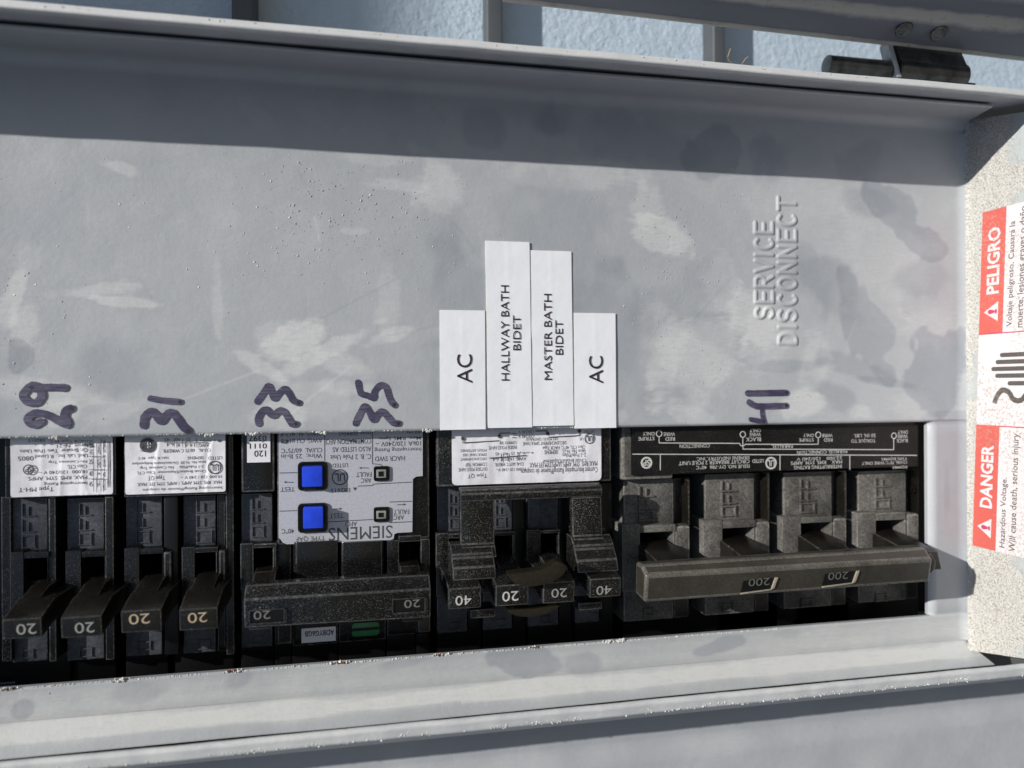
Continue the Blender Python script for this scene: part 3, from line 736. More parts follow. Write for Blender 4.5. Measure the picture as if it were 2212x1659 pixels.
# ------------------------------------------------------------------ ENCLOSURE
enc = thing('enclosure', 'outer grey steel electrical box with rolled side rims around the inner cover', 'electrical box', (40, 0, -60))
# side walls lean slightly; rims rounded
def wall(sgn, y0, y1, zt, name='side_wall', xr=330, W=2.1, r=0.5):
    n = 300; xs = np.linspace(-150, xr, n)
    pr = [(y0 * sgn, -60), (y0 * sgn, 0)] + [(sgn * (y0 + (y1 - y0) * k / 8), zt * k / 8) for k in range(1, 8)]
    pr += [(sgn * (y1 + r - r * math.cos(a)), zt - r + r * math.sin(a)) for a in np.linspace(0.0, math.radians(95), 6)]
    pr += [(sgn * (y1 + r + (W - 2 * r) * k / 4), zt - .30 * k / 4) for k in range(1, 4)]
    pr += [(sgn * (y1 + W - r + r * math.sin(a)), zt - .30 - r + r * math.cos(a)) for a in np.linspace(0.1, math.pi / 2, 6)]
    pr += [(sgn * (y1 + W), zt - 3), (sgn * (max(y0, y1 + W) + 1.3), 2), (sgn * (max(y0, y1 + W) + 1.3), -60)]
    pr = np.array(pr); m_ = len(pr)
    XW = np.repeat(xs[:, None], m_, 1); YW = np.repeat(pr[None, :, 0], n, 0).copy(); ZW = np.repeat(pr[None, :, 1], n, 0).copy()
    k = np.clip(ZW / zt, 0, 1)
    YW += .35 * k * (vnoise(XW, ZW * 0, 38, 41 + sgn) - .5); ZW += .35 * k * (vnoise(XW, YW * 0, 12, 43) - .5) + (.16 if sgn < 0 else .05) * k * (vnoise(XW, YW * 0, 1.6, 47) - .5)
    sm_ = .15 + .3 * (vnoise(XW, ZW, 6, 6) - .3) + np.where(ZW > zt - .8, 1.3 if sgn > 0 else .5, 0) * (.6 + .8 * vnoise(XW, YW, 3, 7))  # rim top paler: its sunlit band is painted into the tone
    return grid_obj(name, np.stack([XW, YW, ZW], -1).reshape(-1, 3), n, m_, M['paint'], enc, attr=sm_.ravel())
wall(1, 82.6, 76.9, 28.0); wall(-1, 91.0, 76.5, 27.6, W=3.5, r=1.0)
b = B(); b.open = True
for k in range(520):
    x = random.uniform(-110, 215); b.lump(x, -79.1 + random.uniform(-.7, .9), 27.3, random.uniform(.10, .27), .8)
for k in range(60):
    x = random.uniform(-110, 215); b.lump(x, 78.2 + random.uniform(-.3, .3), 27.9, random.uniform(.08, .2), .8)
obj('paint_bead', b, M['chip'], enc, kind='stuff')
b = B(); b.box(-150, 330, -90.8, 83.5, -62, -60.2); obj('back_plate', b, M['deep'], enc)
b = B(); b.box(-150, 330, -71.0 - 9, -12.2 + 30, -60.1, -34); obj('breaker_rail', b, M['deep'], enc)

# neighbouring cover below the lower rim
nb = thing('neighbouring_cover', 'plain grey painted cover beyond the lower rim with a soft raised ridge and paint chips', 'panel cover', (40, -110, -10))
n, m_ = 260, 70
xs = np.linspace(-150, 330, n); ys = np.linspace(-93.5, -160, m_)
XN, YN = np.meshgrid(xs, ys, indexing='ij')
zp = -9 + .0 * XN
_t = np.clip((-104 - YN) / 6, 0, 1); ZN = zp + 1.5 * _t * _t * (3 - 2 * _t) + np.where(YN > -99, .0, .0) + .5 * np.clip((-97 - YN) / 2, 0, 1) + .3 * (vnoise(XN, YN, 40, 51) - .5)
grid_obj('sheet', np.stack([XN, YN, ZN], -1).reshape(-1, 3), n, m_, M['paint'], nb, attr=(np.where(YN < -104, .15, .0) + .3 * (vnoise(XN, YN, 12, 52) - .55)).ravel())
b = B(); b.open = True
for cx, cy, w in ((1893, 1620, 2.0), (1993, 1622, 2.6), (1900, 1612, 1.2)):
    p = at(cx, cy, -7.4)
    for k in range(22): b.lump(p.x + random.gauss(0, w * .4), p.y + random.gauss(0, w * .25), -7.45, random.uniform(.15, .45), .9)
obj('paint_chip', b, M['chip'], nb, kind='stuff')

# ------------------------------------------------------------------ OPEN DOOR EDGE, RIVETS, HINGE
door = thing('open_door', 'edge of the dark grey open door with two rivets, above the upper rim', 'door', (140, 105, 10))
def line_y(px0, py0, px1, py1, z):
    a = at(px0, py0, z); c = at(px1, py1, z); return a, c
def strip(rows, m, name, thick=1.0, label=None):
    """rows: list of ((px,py)left,(px,py)right,z) -> swept sheet along the door edge"""
    n = 40; V = []
    for (l, r_, z) in rows:
        a = at(*l, z); c = at(*r_, z); V.append([a.lerp(c, k / (n - 1)) for k in range(n)])
    arr = np.array([[tuple(p) for p in row] for row in V]).transpose(1, 0, 2)
    arr[:, :, 2] += 0.15 * (vnoise(arr[:, :, 0], arr[:, :, 1], 20, 61) - .5)
    att = np.array([.9, 1.0, .9, .7, -.5, -.7, -.6, .2, 1.1, .9, -.5, -.6, -.6])[None, :] + .5 * (vnoise(arr[:, :, 0], arr[:, :, 1], 3, 63) - .5)  # lip and crease rows painted paler for bounce light, face rows darker for shade
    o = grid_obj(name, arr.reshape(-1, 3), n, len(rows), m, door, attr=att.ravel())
    return o
Lx, Rx = 1085, 2330
def pts(y_at_1200, y_at_2212):
    k = (y_at_2212 - y_at_1200) / 1012.0
    return (Lx, y_at_1200 + k * (Lx - 1200)), (Rx, y_at_1200 + k * (Rx - 1200))
rows = [(*pts(17, 132), 2.0), (*pts(16, 131), 4.0), (*pts(14, 129), 5.2), (*pts(8, 124), 5.8), (*pts(3, 120), 7.0), (*pts(-10, 107), 10.5), (*pts(-28, 89), 14.5), (*pts(-36, 74), 16.6), (*pts(-42, 60), 17.6), (*pts(-52, 46), 18.0), (*pts(-66, 34), 21.0), (*pts(-100, 0), 26.0), (*pts(-130, -30), 26.5)]
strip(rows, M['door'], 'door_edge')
for px, py in ((1951, 62), (2027, 70)):
    z = 14.3; p = at(px, py, z)
    nrm = Vector((0, -.84, .54)); tx = Vector((1, 0, 0)); ty = nrm.cross(tx)
    b = B(); nn = 20
    prs = [(1.0, 0), (2.05, .0), (2.1, .45), (1.7, .75), (1.25, .55), (1.0, .25), (.55, .35), (.0, .45)]
    vs = []; fs = []
    for r0, h in prs:
        for k in range(nn):
            a = 6.28318 * k / nn; vs.append(tuple(p + tx * (r0 * 1.15 * math.cos(a)) + ty * (r0 * 1.15 * math.sin(a)) + nrm * (h * 1.2 + .1)))
    for i in range(1, len(prs) - 1):
        for k in range(nn): fs.append((i * nn + k, i * nn + (k + 1) % nn, (i + 1) * nn + (k + 1) % nn, (i + 1) * nn + k))
    b.add(vs, fs); obj('rivet', b, M['steel'], door, smooth=True)
# hinge
def cyl(b, x0, x1, yc, zc, r, n=24, caps=True):
    vs = [(x0, yc + r * math.cos(6.28318 * k / n), zc + r * math.sin(6.28318 * k / n)) for k in range(n)]
    vs += [(x1, yc + r * math.cos(6.28318 * k / n), zc + r * math.sin(6.28318 * k / n)) for k in range(n)]
    b.add(vs, [(i, (i + 1) % n, n + (i + 1) % n, n + i) for i in range(n)] + ([tuple(range(n)), tuple(range(2 * n - 1, n - 1, -1))] if caps else []))
hinge = thing('door_hinge', 'dark steel door hinge with a round pin between upper rim and open door', 'hinge', (140, 96, 4))
hz = 2.0
pc = at(1850, 146, hz); hy = pc.y
b = B(); cyl(b, PX(ID, 1786, 150, hz), PX(ID, 1935, 150, hz), hy, hz, 2.75); obj('hinge_pin', b, M['steel'], hinge, bevel=.15, label='bare end of the hinge pin')
b = B(); cyl(b, PX(ID, 1930, 150, hz), PX(ID, 2076, 150, hz), hy - .2, hz, 3.9); obj('barrel', b, M['steel'], hinge, bevel=.25)
xa, xb = PX(ID, 1933, 120, 2), PX(ID, 2074, 120, 2)
b = B()
b.add([(xa, hy + .5, hz - 1), (xb, hy + .5, hz - 1), (xb - 4.5, hy + 13, hz - 1), (xa - 4.0, hy + 13, hz - 1), (xa, hy + .5, hz + 3.6), (xb, hy + .5, hz + 3.6), (xb - 4.5, hy + 13, hz + 1.8), (xa - 4.0, hy + 13, hz + 1.8)],
      [(3, 2, 1, 0), (4, 5, 6, 7), (0, 1, 5, 4), (1, 2, 6, 5), (2, 3, 7, 6), (3, 0, 4, 7)])
obj('leaf', b, M['steel'], hinge, bevel=.2)
b = B()
b.add([(xa - 1.6, hy - 3, hz - 1), (xa - .3, hy - 3, hz - 1), (xa - 4.2, hy + 12, hz - 1), (xa - 6.0, hy + 12, hz - 1), (xa - 1.6, hy - 3, hz + 3.2), (xa - .3, hy - 3, hz + 3.2), (xa - 4.2, hy + 12, hz + 2.2), (xa - 6.0, hy + 12, hz + 2.2)],
      [(3, 2, 1, 0), (4, 5, 6, 7), (0, 1, 5, 4), (1, 2, 6, 5), (2, 3, 7, 6), (3, 0, 4, 7)])
obj('clip_plate', b, M['zinc'], hinge, bevel=.1)
b = B(); b.box(xb - 1, xb + 6, hy - 8, hy - 1.2, hz - 6, hz - .5, 0); obj('fixed_leaf', b, M['steel'], hinge, bevel=.2)
# crumbs and dead grass
b = B(); p = at(2105, 106, 6)
for k in range(14): b.lump(p.x + random.gauss(0, .8), p.y + random.gauss(0, .35), 6.2, random.uniform(.25, .6), 1)
o = obj('dirt_crumb', b, M['dirt'], loc=(p.x, p.y, 6), cat='dirt', label='small brown crumb of dirt on the lower edge of the open door')
def blade(ps, z, label):
    b = B(); b.open = True
    P = [at(*q, z + i * .3) for i, q in enumerate(ps)]
    for a, c in zip(P[:-1], P[1:]):
        d = (c - a).normalized(); s1 = d.cross(Vector((0, 0, 1))).normalized() * .13; s2 = Vector((0, 0, .13))
        b.add([a + s1, a + s2, a - s1, c + s1, c + s2, c - s1], [(0, 1, 4, 3), (1, 2, 5, 4), (2, 0, 3, 5)])
    obj('dry_grass', b, M['dirt'], loc=tuple(P[0]), label=label, cat='grass blade')
blade([(1583, 138), (1574, 130), (1572, 124), (1578, 105)], 27, 'bent dry grass blade on the upper rim, left of its pair')
blade([(1602, 139), (1610, 128), (1616, 123)], 27, 'short straight dry grass blade on the upper rim, right of its pair')

# ------------------------------------------------------------------ BREAKERS
GRP = 'circuit breakers in the cover opening'
ZL, ZO, ZH, ZD = -3.4, -7.5, -4.0, -16.0
def toggle(parent, c, face, ytop, neck, num, m=None, pm=None, zf=15.0, name='toggle', numrect=None, numbold=.0):
    """face: px rect of the numbered front at zf; ytop: px y of neck top at z=1; neck: px x-range at z=1"""
    m = m or M['toggle']
    X0, X1, Y0, Y1 = rect(c, face, zf)
    cxn = (neck[0] + neck[1]) / 2
    yn = PY(c, cxn, ytop, 0.5); n0 = PX(c, neck[0], ytop, 1); n1 = PX(c, neck[1], ytop, 1)
    ysh = Y1 + (yn - Y1) * .62
    n0 = max(n0, X0 + .3); n1 = min(n1, X1 + .8)
    b = B(); w = X1 - X0
    b.prism(X0, X1, [(ysh, 7.0), (Y1, zf), (Y0, zf - .6), (Y0 + 1.5, zf - 9), (Y0 + 1.8, -9), (ysh - .5, -9)])
    t = obj(name, b, m, parent, bevel=.28)
    b = B(); b.prism(n0, n1, [(yn, 0.5), (ysh - .2, 6.6), (ysh - 3.4, 5.2), (ysh - 3.6, -12), (yn, -12)])
    obj('neck', b, m, t, bevel=.2)
    if num:
        nr = numrect or (face[0] + (face[2] - face[0]) * .36, face[1] + (face[3] - face[1]) * .24, face[0] + (face[2] - face[0]) * .84, face[1] + (face[3] - face[1]) * .82)
        A0, A1, E0, E1 = rect(c, nr, zf - .2)
        b = B(); b.open = True; v, f = glyphs(num, numbold)
        ps = []
        for u_, w_ in v:
            X_ = A1 - float(u_) * (A1 - A0); Y_ = E1 - float(w_) * (E1 - E0)
            ps.append((X_, Y_, zf - .6 * (Y1 - Y_) / (Y1 - Y0) + .05))
        b.add(ps, f); obj('rating_number', b, pm or M['gprint'], t)
    return t
def raised(parent, c, word, r, z, m, h=.35, w=.42):
    X0, X1, Y0, Y1 = rect(c, r, z); b = B(); n = len(word); L = (Y1 - Y0); cell = L / n
    SH = {'O': [[(0, 0), (1, 0)], [(1, 0), (1, 1)], [(1, 1), (0, 1)], [(0, 1), (0, 0)]], 'F': [[(0, 0), (0, 1)], [(0, 1), (1, 1)], [(0, .5), (.75, .5)]], 'N': [[(0, 0), (0, 1)], [(0, 1), (1, 0)], [(1, 0), (1, 1)]]}
    for i, ch in enumerate(word):
        for k, (p, q) in enumerate(SH[ch]):
            f = lambda t: (X1 - w / 2 - t[1] * (X1 - X0 - w), Y0 + cell * (i + .08 + .74 * t[0]))
            P, Q = Vector(f(p)), Vector(f(q)); d = (Q - P).normalized() * w * .5
            P -= d; Q += d; nn = Vector((-d.y, d.x))
            b.add([(P.x + nn.x, P.y + nn.y, z - .2), (P.x - nn.x, P.y - nn.y, z - .2), (Q.x - nn.x, Q.y - nn.y, z - .2), (Q.x + nn.x, Q.y + nn.y, z - .2),
                   (P.x + nn.x * .45, P.y + nn.y * .45, z + h + k * .01), (P.x - nn.x * .45, P.y - nn.y * .45, z + h + k * .01), (Q.x - nn.x * .45, Q.y - nn.y * .45, z + h + k * .01), (Q.x + nn.x * .45, Q.y + nn.y * .45, z + h + k * .01)],
                  [(3, 2, 1, 0), (4, 5, 6, 7), (0, 1, 5, 4), (1, 2, 6, 5), (2, 3, 7, 6), (3, 0, 4, 7)])
    return obj('raised_' + word.lower(), b, m, parent)
def pole(parent, c, xl, xr, yo0, yo1, win, yh1, m=None, mh=None, zo=ZO, ew=(.35, .42), off=None, on=None, rib=True, yend=None, side=1.0):
    """OFF panel, toggle housing with a window, ON panel (px of front faces)"""
    m = m or M['slate']; mh = mh or M['black']
    b = B(); b.pbox(c, (xl, yo0, xr, yo1), -45, zo); p = obj('handle_panel', b, m, parent, bevel=.25)
    if off: raised(p, c, 'OFF', off, zo, m, *ew)
    # housing: left, right, top bars round the window
    hx0, hx1 = xl - 8, xr + 3
    b = B()
    b.pbox(c, (hx0, yo1, win[0], yh1), -45, ZH); b.pbox(c, (win[2], yo1 + 4, hx1, yh1), -45, ZH - .5)
    b.pbox(c, (win[0] - 3, yo1 + 1, win[2] + 3, win[1]), -45, ZH - .15)
    b.pbox(c, (win[0] - 2, win[3] - 30, win[2] + 2, yh1), -45, -9)
    obj('toggle_housing', b, mh, parent, bevel=.3)
    if yend:
        b = B(); b.pbox(c, (xl, yh1 - 20, xr, yend), -45, zo - .6); q = obj('handle_panel', b, m, parent, bevel=.3)
        if on: raised(q, c, 'O', on, zo - .6, m, *ew)
def box_part(name, parent, c, r, z0, z1, m, bevel=.3, **kw):
    b = B(); b.pbox(c, r, z0, z1); return obj(name, b, m, parent, bevel=bevel, **kw)
def label_plate(parent, c, r, z, m, r_=1.0, name='rating_label', crinkle=.18, seed=3, th=.12):
    """thin slightly crinkled rounded label"""
    X0, X1, Y0, Y1 = rect(c, r, z)
    nx, ny = 60, 40
    GX, GY = np.meshgrid(np.linspace(X0, X1, nx), np.linspace(Y0, Y1, ny), indexing='ij')
    # round the corners by pulling in corner vertices
    cxm, cym = (X0 + X1) / 2, (Y0 + Y1) / 2; hx, hy_ = (X1 - X0) / 2, (Y1 - Y0) / 2
    ux, uy = GX - cxm, GY - cym; ex = np.abs(ux) - (hx - r_); ey = np.abs(uy) - (hy_ - r_)
    d = np.hypot(np.clip(ex, 0, None), np.clip(ey, 0, None)); corner = (ex > 0) & (ey > 0)
    k = np.where(corner & (d > 1e-6), np.maximum(ex, ey) / np.maximum(d, 1e-6), 1.0)
    GX = np.where(corner, cxm + np.sign(ux) * (hx - r_ + ex * k), GX); GY = np.where(corner, cym + np.sign(uy) * (hy_ - r_ + ey * k), GY)
    rc = random.Random(seed); cs = [(X0 + (X1 - X0) * rc.uniform(.1, .95), rc.uniform(-.35, .35), rc.choice((-.12, .13, .16)), rc.uniform(.2, .5)) for _ in range(5)]
    def zfun(x, y):
        zz = z + crinkle * (vnoise(x, y * .35, 1.6, seed) - .5) * .5 + crinkle * (vnoise(x, y, 4, seed + 1) - .5)
        for cx, sl, a, w in cs: zz = zz + a * np.exp(-np.abs(x - cx - sl * (y - cym)) / w)
        return zz
    o = grid_obj(name, np.stack([GX, GY, zfun(GX, GY)], -1).reshape(-1, 3), nx, ny, m, parent)
    LABEL_Z[o.name] = zfun
    return o

# --- tandem 1 (MH-T)
t = thing('circuit_breaker', 'leftmost tandem breaker with white Type MH-T label and two grey 20 toggles', 'circuit breaker', (-66, -45, -45), GRP)
box_part('body', t, C1, (28, -120, 688, 462), -45, -3.9, M['black'])
box_part('lower_body', t, C1, (85, 1300, 420, 1750), -45, ZD, M['deep'], .6); box_part('lower_body', t, C1, (430, 1300, 690, 1740), -45, ZD - 1, M['deep'], .6)
box_part('side_rib', t, C1, (8, 462, 66, 1440), -45, -6.4, M['black'], .25)
box_part('side_rib', t, C1, (290, 462, 332, 1440), -45, -4.9, M['black'], .25)
box_part('side_rib', t, C1, (625, 462, 676, 1430), -45, -4.2, M['black'], .25)
pole(t, C1, 72, 282, 470, 790, (138, 825, 284, 990), 1215, off=(130, 490, 214, 770), on=(132, 1360, 204, 1420), yend=1440)
pole(t, C1, 398, 618, 468, 785, (480, 818, 622, 970), 1205, off=(470, 490, 548, 752), on=(470, 1350, 552, 1412), yend=1430)
lb = label_plate(t, C1, (62, -20, 670, 455), ZL - .12, M['white'], .5, crinkle=.24)
zt = ZL + .24
texts('printed_text', [('E82615', (165, 120, 262, 138)), ('HACR Type 40 C', (290, 120, 520, 140)), ('IN LBS', (527, 125, 550, 210), 90), ('Issue  N-21', (335, 150, 520, 170)), ('Cir. Breaker  Two 1Pole Units', (115, 178, 520, 200)),
      ('Und. Lab. Inc.  R Listed', (205, 210, 518, 232)), ('0805', (103, 222, 195, 248)), ('No Common Trip', (283, 242, 514, 264)), ('Class CTL', (398, 272, 514, 294)), ('10,000  120/240 V ~', (225, 303, 514, 326)),
      ('MAX. RMS. SYM. AMPS.', (158, 340, 514, 362)), ('Interrupting Rating', (258, 370, 514, 394)), ('Type MH-T', (108, 398, 316, 432)),
      ('CU/AL 60/75 C WIRE', (634, 130, 654, 410), 270), ('25', (525, 240, 548, 268), 270), ('40', (525, 310, 548, 340), 270), ('45', (525, 372, 548, 402), 270), ('AMPS', (608, 125, 626, 200), 270), ('15-35', (608, 215, 624, 285), 270), ('40', (608, 315, 624, 345), 270), ('40-50', (608, 360, 624, 425), 270),
      ('AWG', (576, 150, 596, 212), 270), ('14-6', (572, 230, 592, 290), 270), ('8', (572, 318, 592, 332), 270), ('6-4', (572, 362, 592, 405), 270)], C1, zt, M['print'], lb)
def rules(parent, c, segs, z, m, w=.14, name='printed_rule'):
    b = B()
    for i, (a, d) in enumerate(segs):
        p = at(*c(*a), z); q = at(*c(*d), z); b.line((p.x, p.y), (q.x, q.y), w, z - .02 + .004 * (i % 5), z + .006 * (i % 5))
    return obj(name, b, m, parent)
rules(lb, C1, [((556, 140), (556, 432)), ((600, 120), (600, 432)), ((525, 222), (600, 222)), ((525, 300), (625, 300)), ((525, 355), (625, 355))], zt, M['print'], .13)
def logo_ring(parent, c, cx, cy, r, z, m, txt, w=.2, rot=180, tr=.62):
    p = at(*c(cx, cy), z); e = at(*c(cx + r, cy), z); RR = abs(e.x - p.x)
    b = B(); b.ring(p.x, p.y, RR - w, RR, z - .03, z, 24); obj('printed_ring', b, m, parent)
    b = B(); b.open = True; text_in(b, txt, p.x - RR * tr, p.x + RR * tr, p.y - RR * .5, p.y + RR * .5, z, rot, .02); obj('printed_mark', b, m, parent)
logo_ring(lb, C1, 170, 300, 34, zt, M['print'], 'SP', .28)
toggle(t, C1, (10, 1186, 244, 1308), 992, (145, 288), '20', numrect=(96, 1215, 215, 1280))
toggle(t, C1, (358, 1174, 602, 1300), 975, (484, 624), '20', numrect=(443, 1207, 560, 1272))

# --- tandem 2 (QT)
t = thing('circuit_breaker', 'tandem breaker under handwritten 31 with Type QT label and two tan-numbered 20 toggles', 'circuit breaker', (-40, -45, -45), GRP)
box_part('body', t, C1, (735, -120, 1345, 455), -45, -3.9, M['black'])
box_part('side_rail', t, C1, (1340, -120, 1388, 1400), -45, -5.4, M['black'])
box_part('side_rib', t, C1, (975, 455, 1058, 1400), -45, -5.3, M['deep']); box_part('side_rib', t, C1, (1290, 450, 1338, 1380), -45, -8, M['black'])
box_part('lower_body', t, C1, (745, 1300, 1000, 1750), -45, ZD, M['deep'], .6); box_part('lower_body', t, C1, (1030, 1300, 1390, 1740), -45, ZD - 1, M['deep'], .6)
pole(t, C1, 747, 962, 462, 768, (826, 800, 966, 968), 1185, off=(808, 470, 892, 740), on=(812, 1312, 900, 1372), yend=1405)
pole(t, C1, 1088, 1280, 455, 762, (1155, 792, 1290, 950), 1178, off=(1165, 470, 1262, 738), on=(1170, 1300, 1252, 1368), yend=1388)
box_part('window_cheek', t, C1, (970, 790, 1018, 975), -45, -3.6, M['black'], .5); box_part('window_cheek', t, C1, (1298, 780, 1338, 965), -45, -3.6, M['black'], .5)
lb = label_plate(t, C1, (742, -20, 1338, 440), ZL, M['white'], .5, crinkle=.24, seed=13)
texts('printed_text', [('lb-in/lb-po', (1185, 118, 1312, 136)), ('25', (1105, 116, 1130, 134)), ('40', (1040, 114, 1070, 132)), ('45', (975, 114, 1005, 132)), ('AWG', (1180, 146, 1240, 166)), ('14-6', (1095, 146, 1155, 166)), ('8', (1052, 146, 1066, 164)), ('6-4', (988, 144, 1030, 162)),
      ('CU-AL   60/75 C WIRE/FIL', (965, 178, 1250, 198)), ('LISTED', (1236, 222, 1318, 242)), ('SIEMENS', (1112, 222, 1208, 240)), ('HACR Type  40 C', (815, 220, 998, 240)), ('Issue No. N-20  Déclenchment Indépendant', (780, 248, 1222, 270)), ('2-1 Pole/Pôle    No Common Trip', (828, 274, 1208, 296)),
      ('Circuit Breaker/Disjoncteur  Class CTL', (812, 302, 1222, 324)), ('10,000 120 / 240 V ~', (1070, 334, 1316, 354)), ('Type QT', (878, 332, 978, 364)), ('MAX. RMS. SYM. AMPS. / AMPS. SYM. EFF. MAX.', (812, 372, 1315, 392)), ('Interrupting Rating/Pouvoir de coupure', (845, 402, 1318, 424))], C1, zt, M['print'], lb)
rules(lb, C1, [((975, 140), (1240, 140)), ((1165, 115), (1165, 168)), ((1085, 115), (1085, 168)), ((1035, 115), (1035, 168)), ((832, 190), (860, 190))], zt, M['print'], .13)
logo_ring(lb, C1, 875, 155, 46, zt, M['print'], 'SP', .75); logo_ring(lb, C1, 1275, 287, 42, zt, M['print'], 'UL', .25)
toggle(t, C1, (716, 1136, 958, 1270), 958, (828, 966), '20', pm=M['tprint'], numrect=(765, 1155, 890, 1218), m=M['toggle'])
toggle(t, C1, (1062, 1126, 1292, 1256), 942, (1155, 1290), '2:0'.replace(':', ''), pm=M['tprint'], numrect=(1115, 1148, 1230, 1210))

# --- two pole arc-fault breaker
t = thing('circuit_breaker', 'two pole breaker with silver label, two blue TEST buttons and wide 20 handle tie', 'circuit breaker', (-2, -45, -45), GRP)
box_part('body', t, C2, (82, -130, 300, 478), -45, -4.2, M['black'], .5)
lb = box_part('batch_label', t, C2, (120, -30, 272, 283), -4.3, -4.05, M['white'], 0)
texts('printed_text', [('0397', (133, 108, 248, 145)), ('0111', (138, 160, 250, 193)), ('120', (168, 205, 244, 246))], C2, -4.0, M['ink'], lb, bold=.01)
pole(t, C2, 84, 286, 486, 812, (164, 842, 312, 1002), 1120, off=(150, 505, 234, 775), on=(150, 1405, 228, 1470), yend=1490)
box_part('centre_body', t, C2, (316, -130, 1312, 800), -45, -4.4, M['black'], .5)
box_part('centre_block', t, C2, (316, 790, 412, 1470), -45, -6.4, M['black'], .5)
for x0, x1 in ((418, 716), (722, 1022)):
    X0, X1, Y0, Y1 = rect(C2, (x0, 800, x1, 1130), -3.2)
    b = B(); w = X1 - X0
    prf = [(X0, -45)] + [(X0 + 1.6 - 1.6 * math.cos(a), -5.2 + 2.0 * math.sin(a)) for a in np.linspace(0, 1.5708, 7)] + [(X1 - (1.2 if x0 > 700 else .2) + (1.2 if x0 > 700 else .2) * math.sin(a), -5.2 + 2.0 * math.cos(a)) for a in np.linspace(0, 1.5708, 7)] + [(X1, -45)]
    n = len(prf); b.add([(x, Y0, z) for x, z in prf] + [(x, Y1, z) for x, z in prf], [tuple(range(n)), tuple(range(2 * n - 1, n - 1, -1))] + [(i, (i + 1) % n, n + (i + 1) % n, n + i) for i in range(n)])
    obj('bulge', b, M['black'], t, bevel=.15)
for x0, x1, y1 in ((300, 412, 1472), (416, 714, 1475), (718, 1028, 1450), (1034, 1232, 1410)): box_part('lower_face', t, C2, (x0, 1120, x1, y1), -45, -9.0, M['black'], .35)
for x0, x1 in ((80, 296), (300, 412), (416, 714), (718, 1026), (1034, 1222), (1226, 1310)): box_part('lower_body', t, C2, (x0, 1400, x1, 1760), -45, -18, M['deep'], .4)
box_part('side_face', t, C2, (1236, 1290, 1318, 1395), -45, -8.0, M['bronze'], .4)
b = B(); b.pbox(C2, (1034, 790, 1115, 1060), -45, -4.2); b.pbox(C2, (1255, 782, 1316, 1050), -45, -4.2); b.pbox(C2, (1110, 760, 1260, 802), -45, -4.3); b.pbox(C2, (1110, 1000, 1260, 1100), -45, -8)
obj('toggle_housing', b, M['black'], t, bevel=.3)
b = B(); r0 = at(*C2(1270, 590), -4.2); b.ring(r0.x, r0.y, .9, 1.25, -4.5, -4.2, 20); obj('moulded_ring', b, M['black'], t)
# silver label outline with notches, two button wells and two lamp wells
def outline(c, ptsl, z): return [(at(*c(*q), z).x, at(*c(*q), z).y) for q in ptsl]
ol = outline(C2, [(327, -30), (1268, -30), (1268, 372), (1225, 376), (1204, 392), (1200, 738), (1100, 744), (1083, 752), (1078, 782), (1060, 790), (380, 818), (352, 806), (340, 786), (327, 776)], -3.9)
ol = ol[::-1]
b = B()
b.zprism(ol, -4.35, -3.9)
lb = obj('rating_label', b, M['silver'], t)
def well(r, z=-3.86, rad=1.1):
    X0, X1, Y0, Y1 = rect(C2, r, z); q = B(); q.rrect(X0, X1, Y0, Y1, -4.2, z, rad, 4); return obj('button_well', q, M['deep'], t)
def rimmed(r, z, rad, w=.35):
    X0, X1, Y0, Y1 = rect(C2, r, z); A = rr(X0, X1, Y0, Y1, rad); Bq = rr(X0 + w, X1 - w, Y0 + w, Y1 - w, rad * .8); n = len(A)
    q = B(); q.add([(x, y, -4.1) for x, y in A] + [(x, y, z) for x, y in A] + [(x, y, z) for x, y in Bq] + [(x, y, -4.1) for x, y in Bq],
                   [(i, (i + 1) % n, n + (i + 1) % n, n + i) for i in range(n)] + [(n + i, n + (i + 1) % n, 2 * n + (i + 1) % n, 2 * n + i) for i in range(n)] + [(2 * n + i, 2 * n + (i + 1) % n, 3 * n + (i + 1) % n, 3 * n + i) for i in range(n)])
    return q
for r, cap in (((452, 278, 648, 467), (480, 312, 612, 442)), ((452, 550, 648, 742), (487, 580, 617, 714))):
    w_ = well(r); obj('well_rim', rimmed(r, -3.3, 1.1), M['black'], w_)
    b = B(); X0, X1, Y0, Y1 = rect(C2, cap, -.4); b.rrect(X0, X1, Y0, Y1, -4.0, -.4, .25, 2); obj('test_button', b, M['blue'], t, bevel=.22)
for r, cap in (((948, 308, 1052, 405), (965, 330, 1030, 385)), ((948, 575, 1052, 672), (965, 600, 1030, 652))):
    w_ = well(r, rad=.6); obj('well_rim', rimmed(r, -3.4, .6, .25), M['black'], w_)
    b = B(); b.pbox(C2, cap, -4.0, -3.2); ln = obj('indicator_lens', b, M['lens'], t, bevel=.2)
    b = B(); b.pbox(C2, (cap[0] + 14, cap[1] + 12, cap[2] - 18, cap[3] - 10), -3.3, -3.1); obj('lens_core', b, M['deep'], ln)
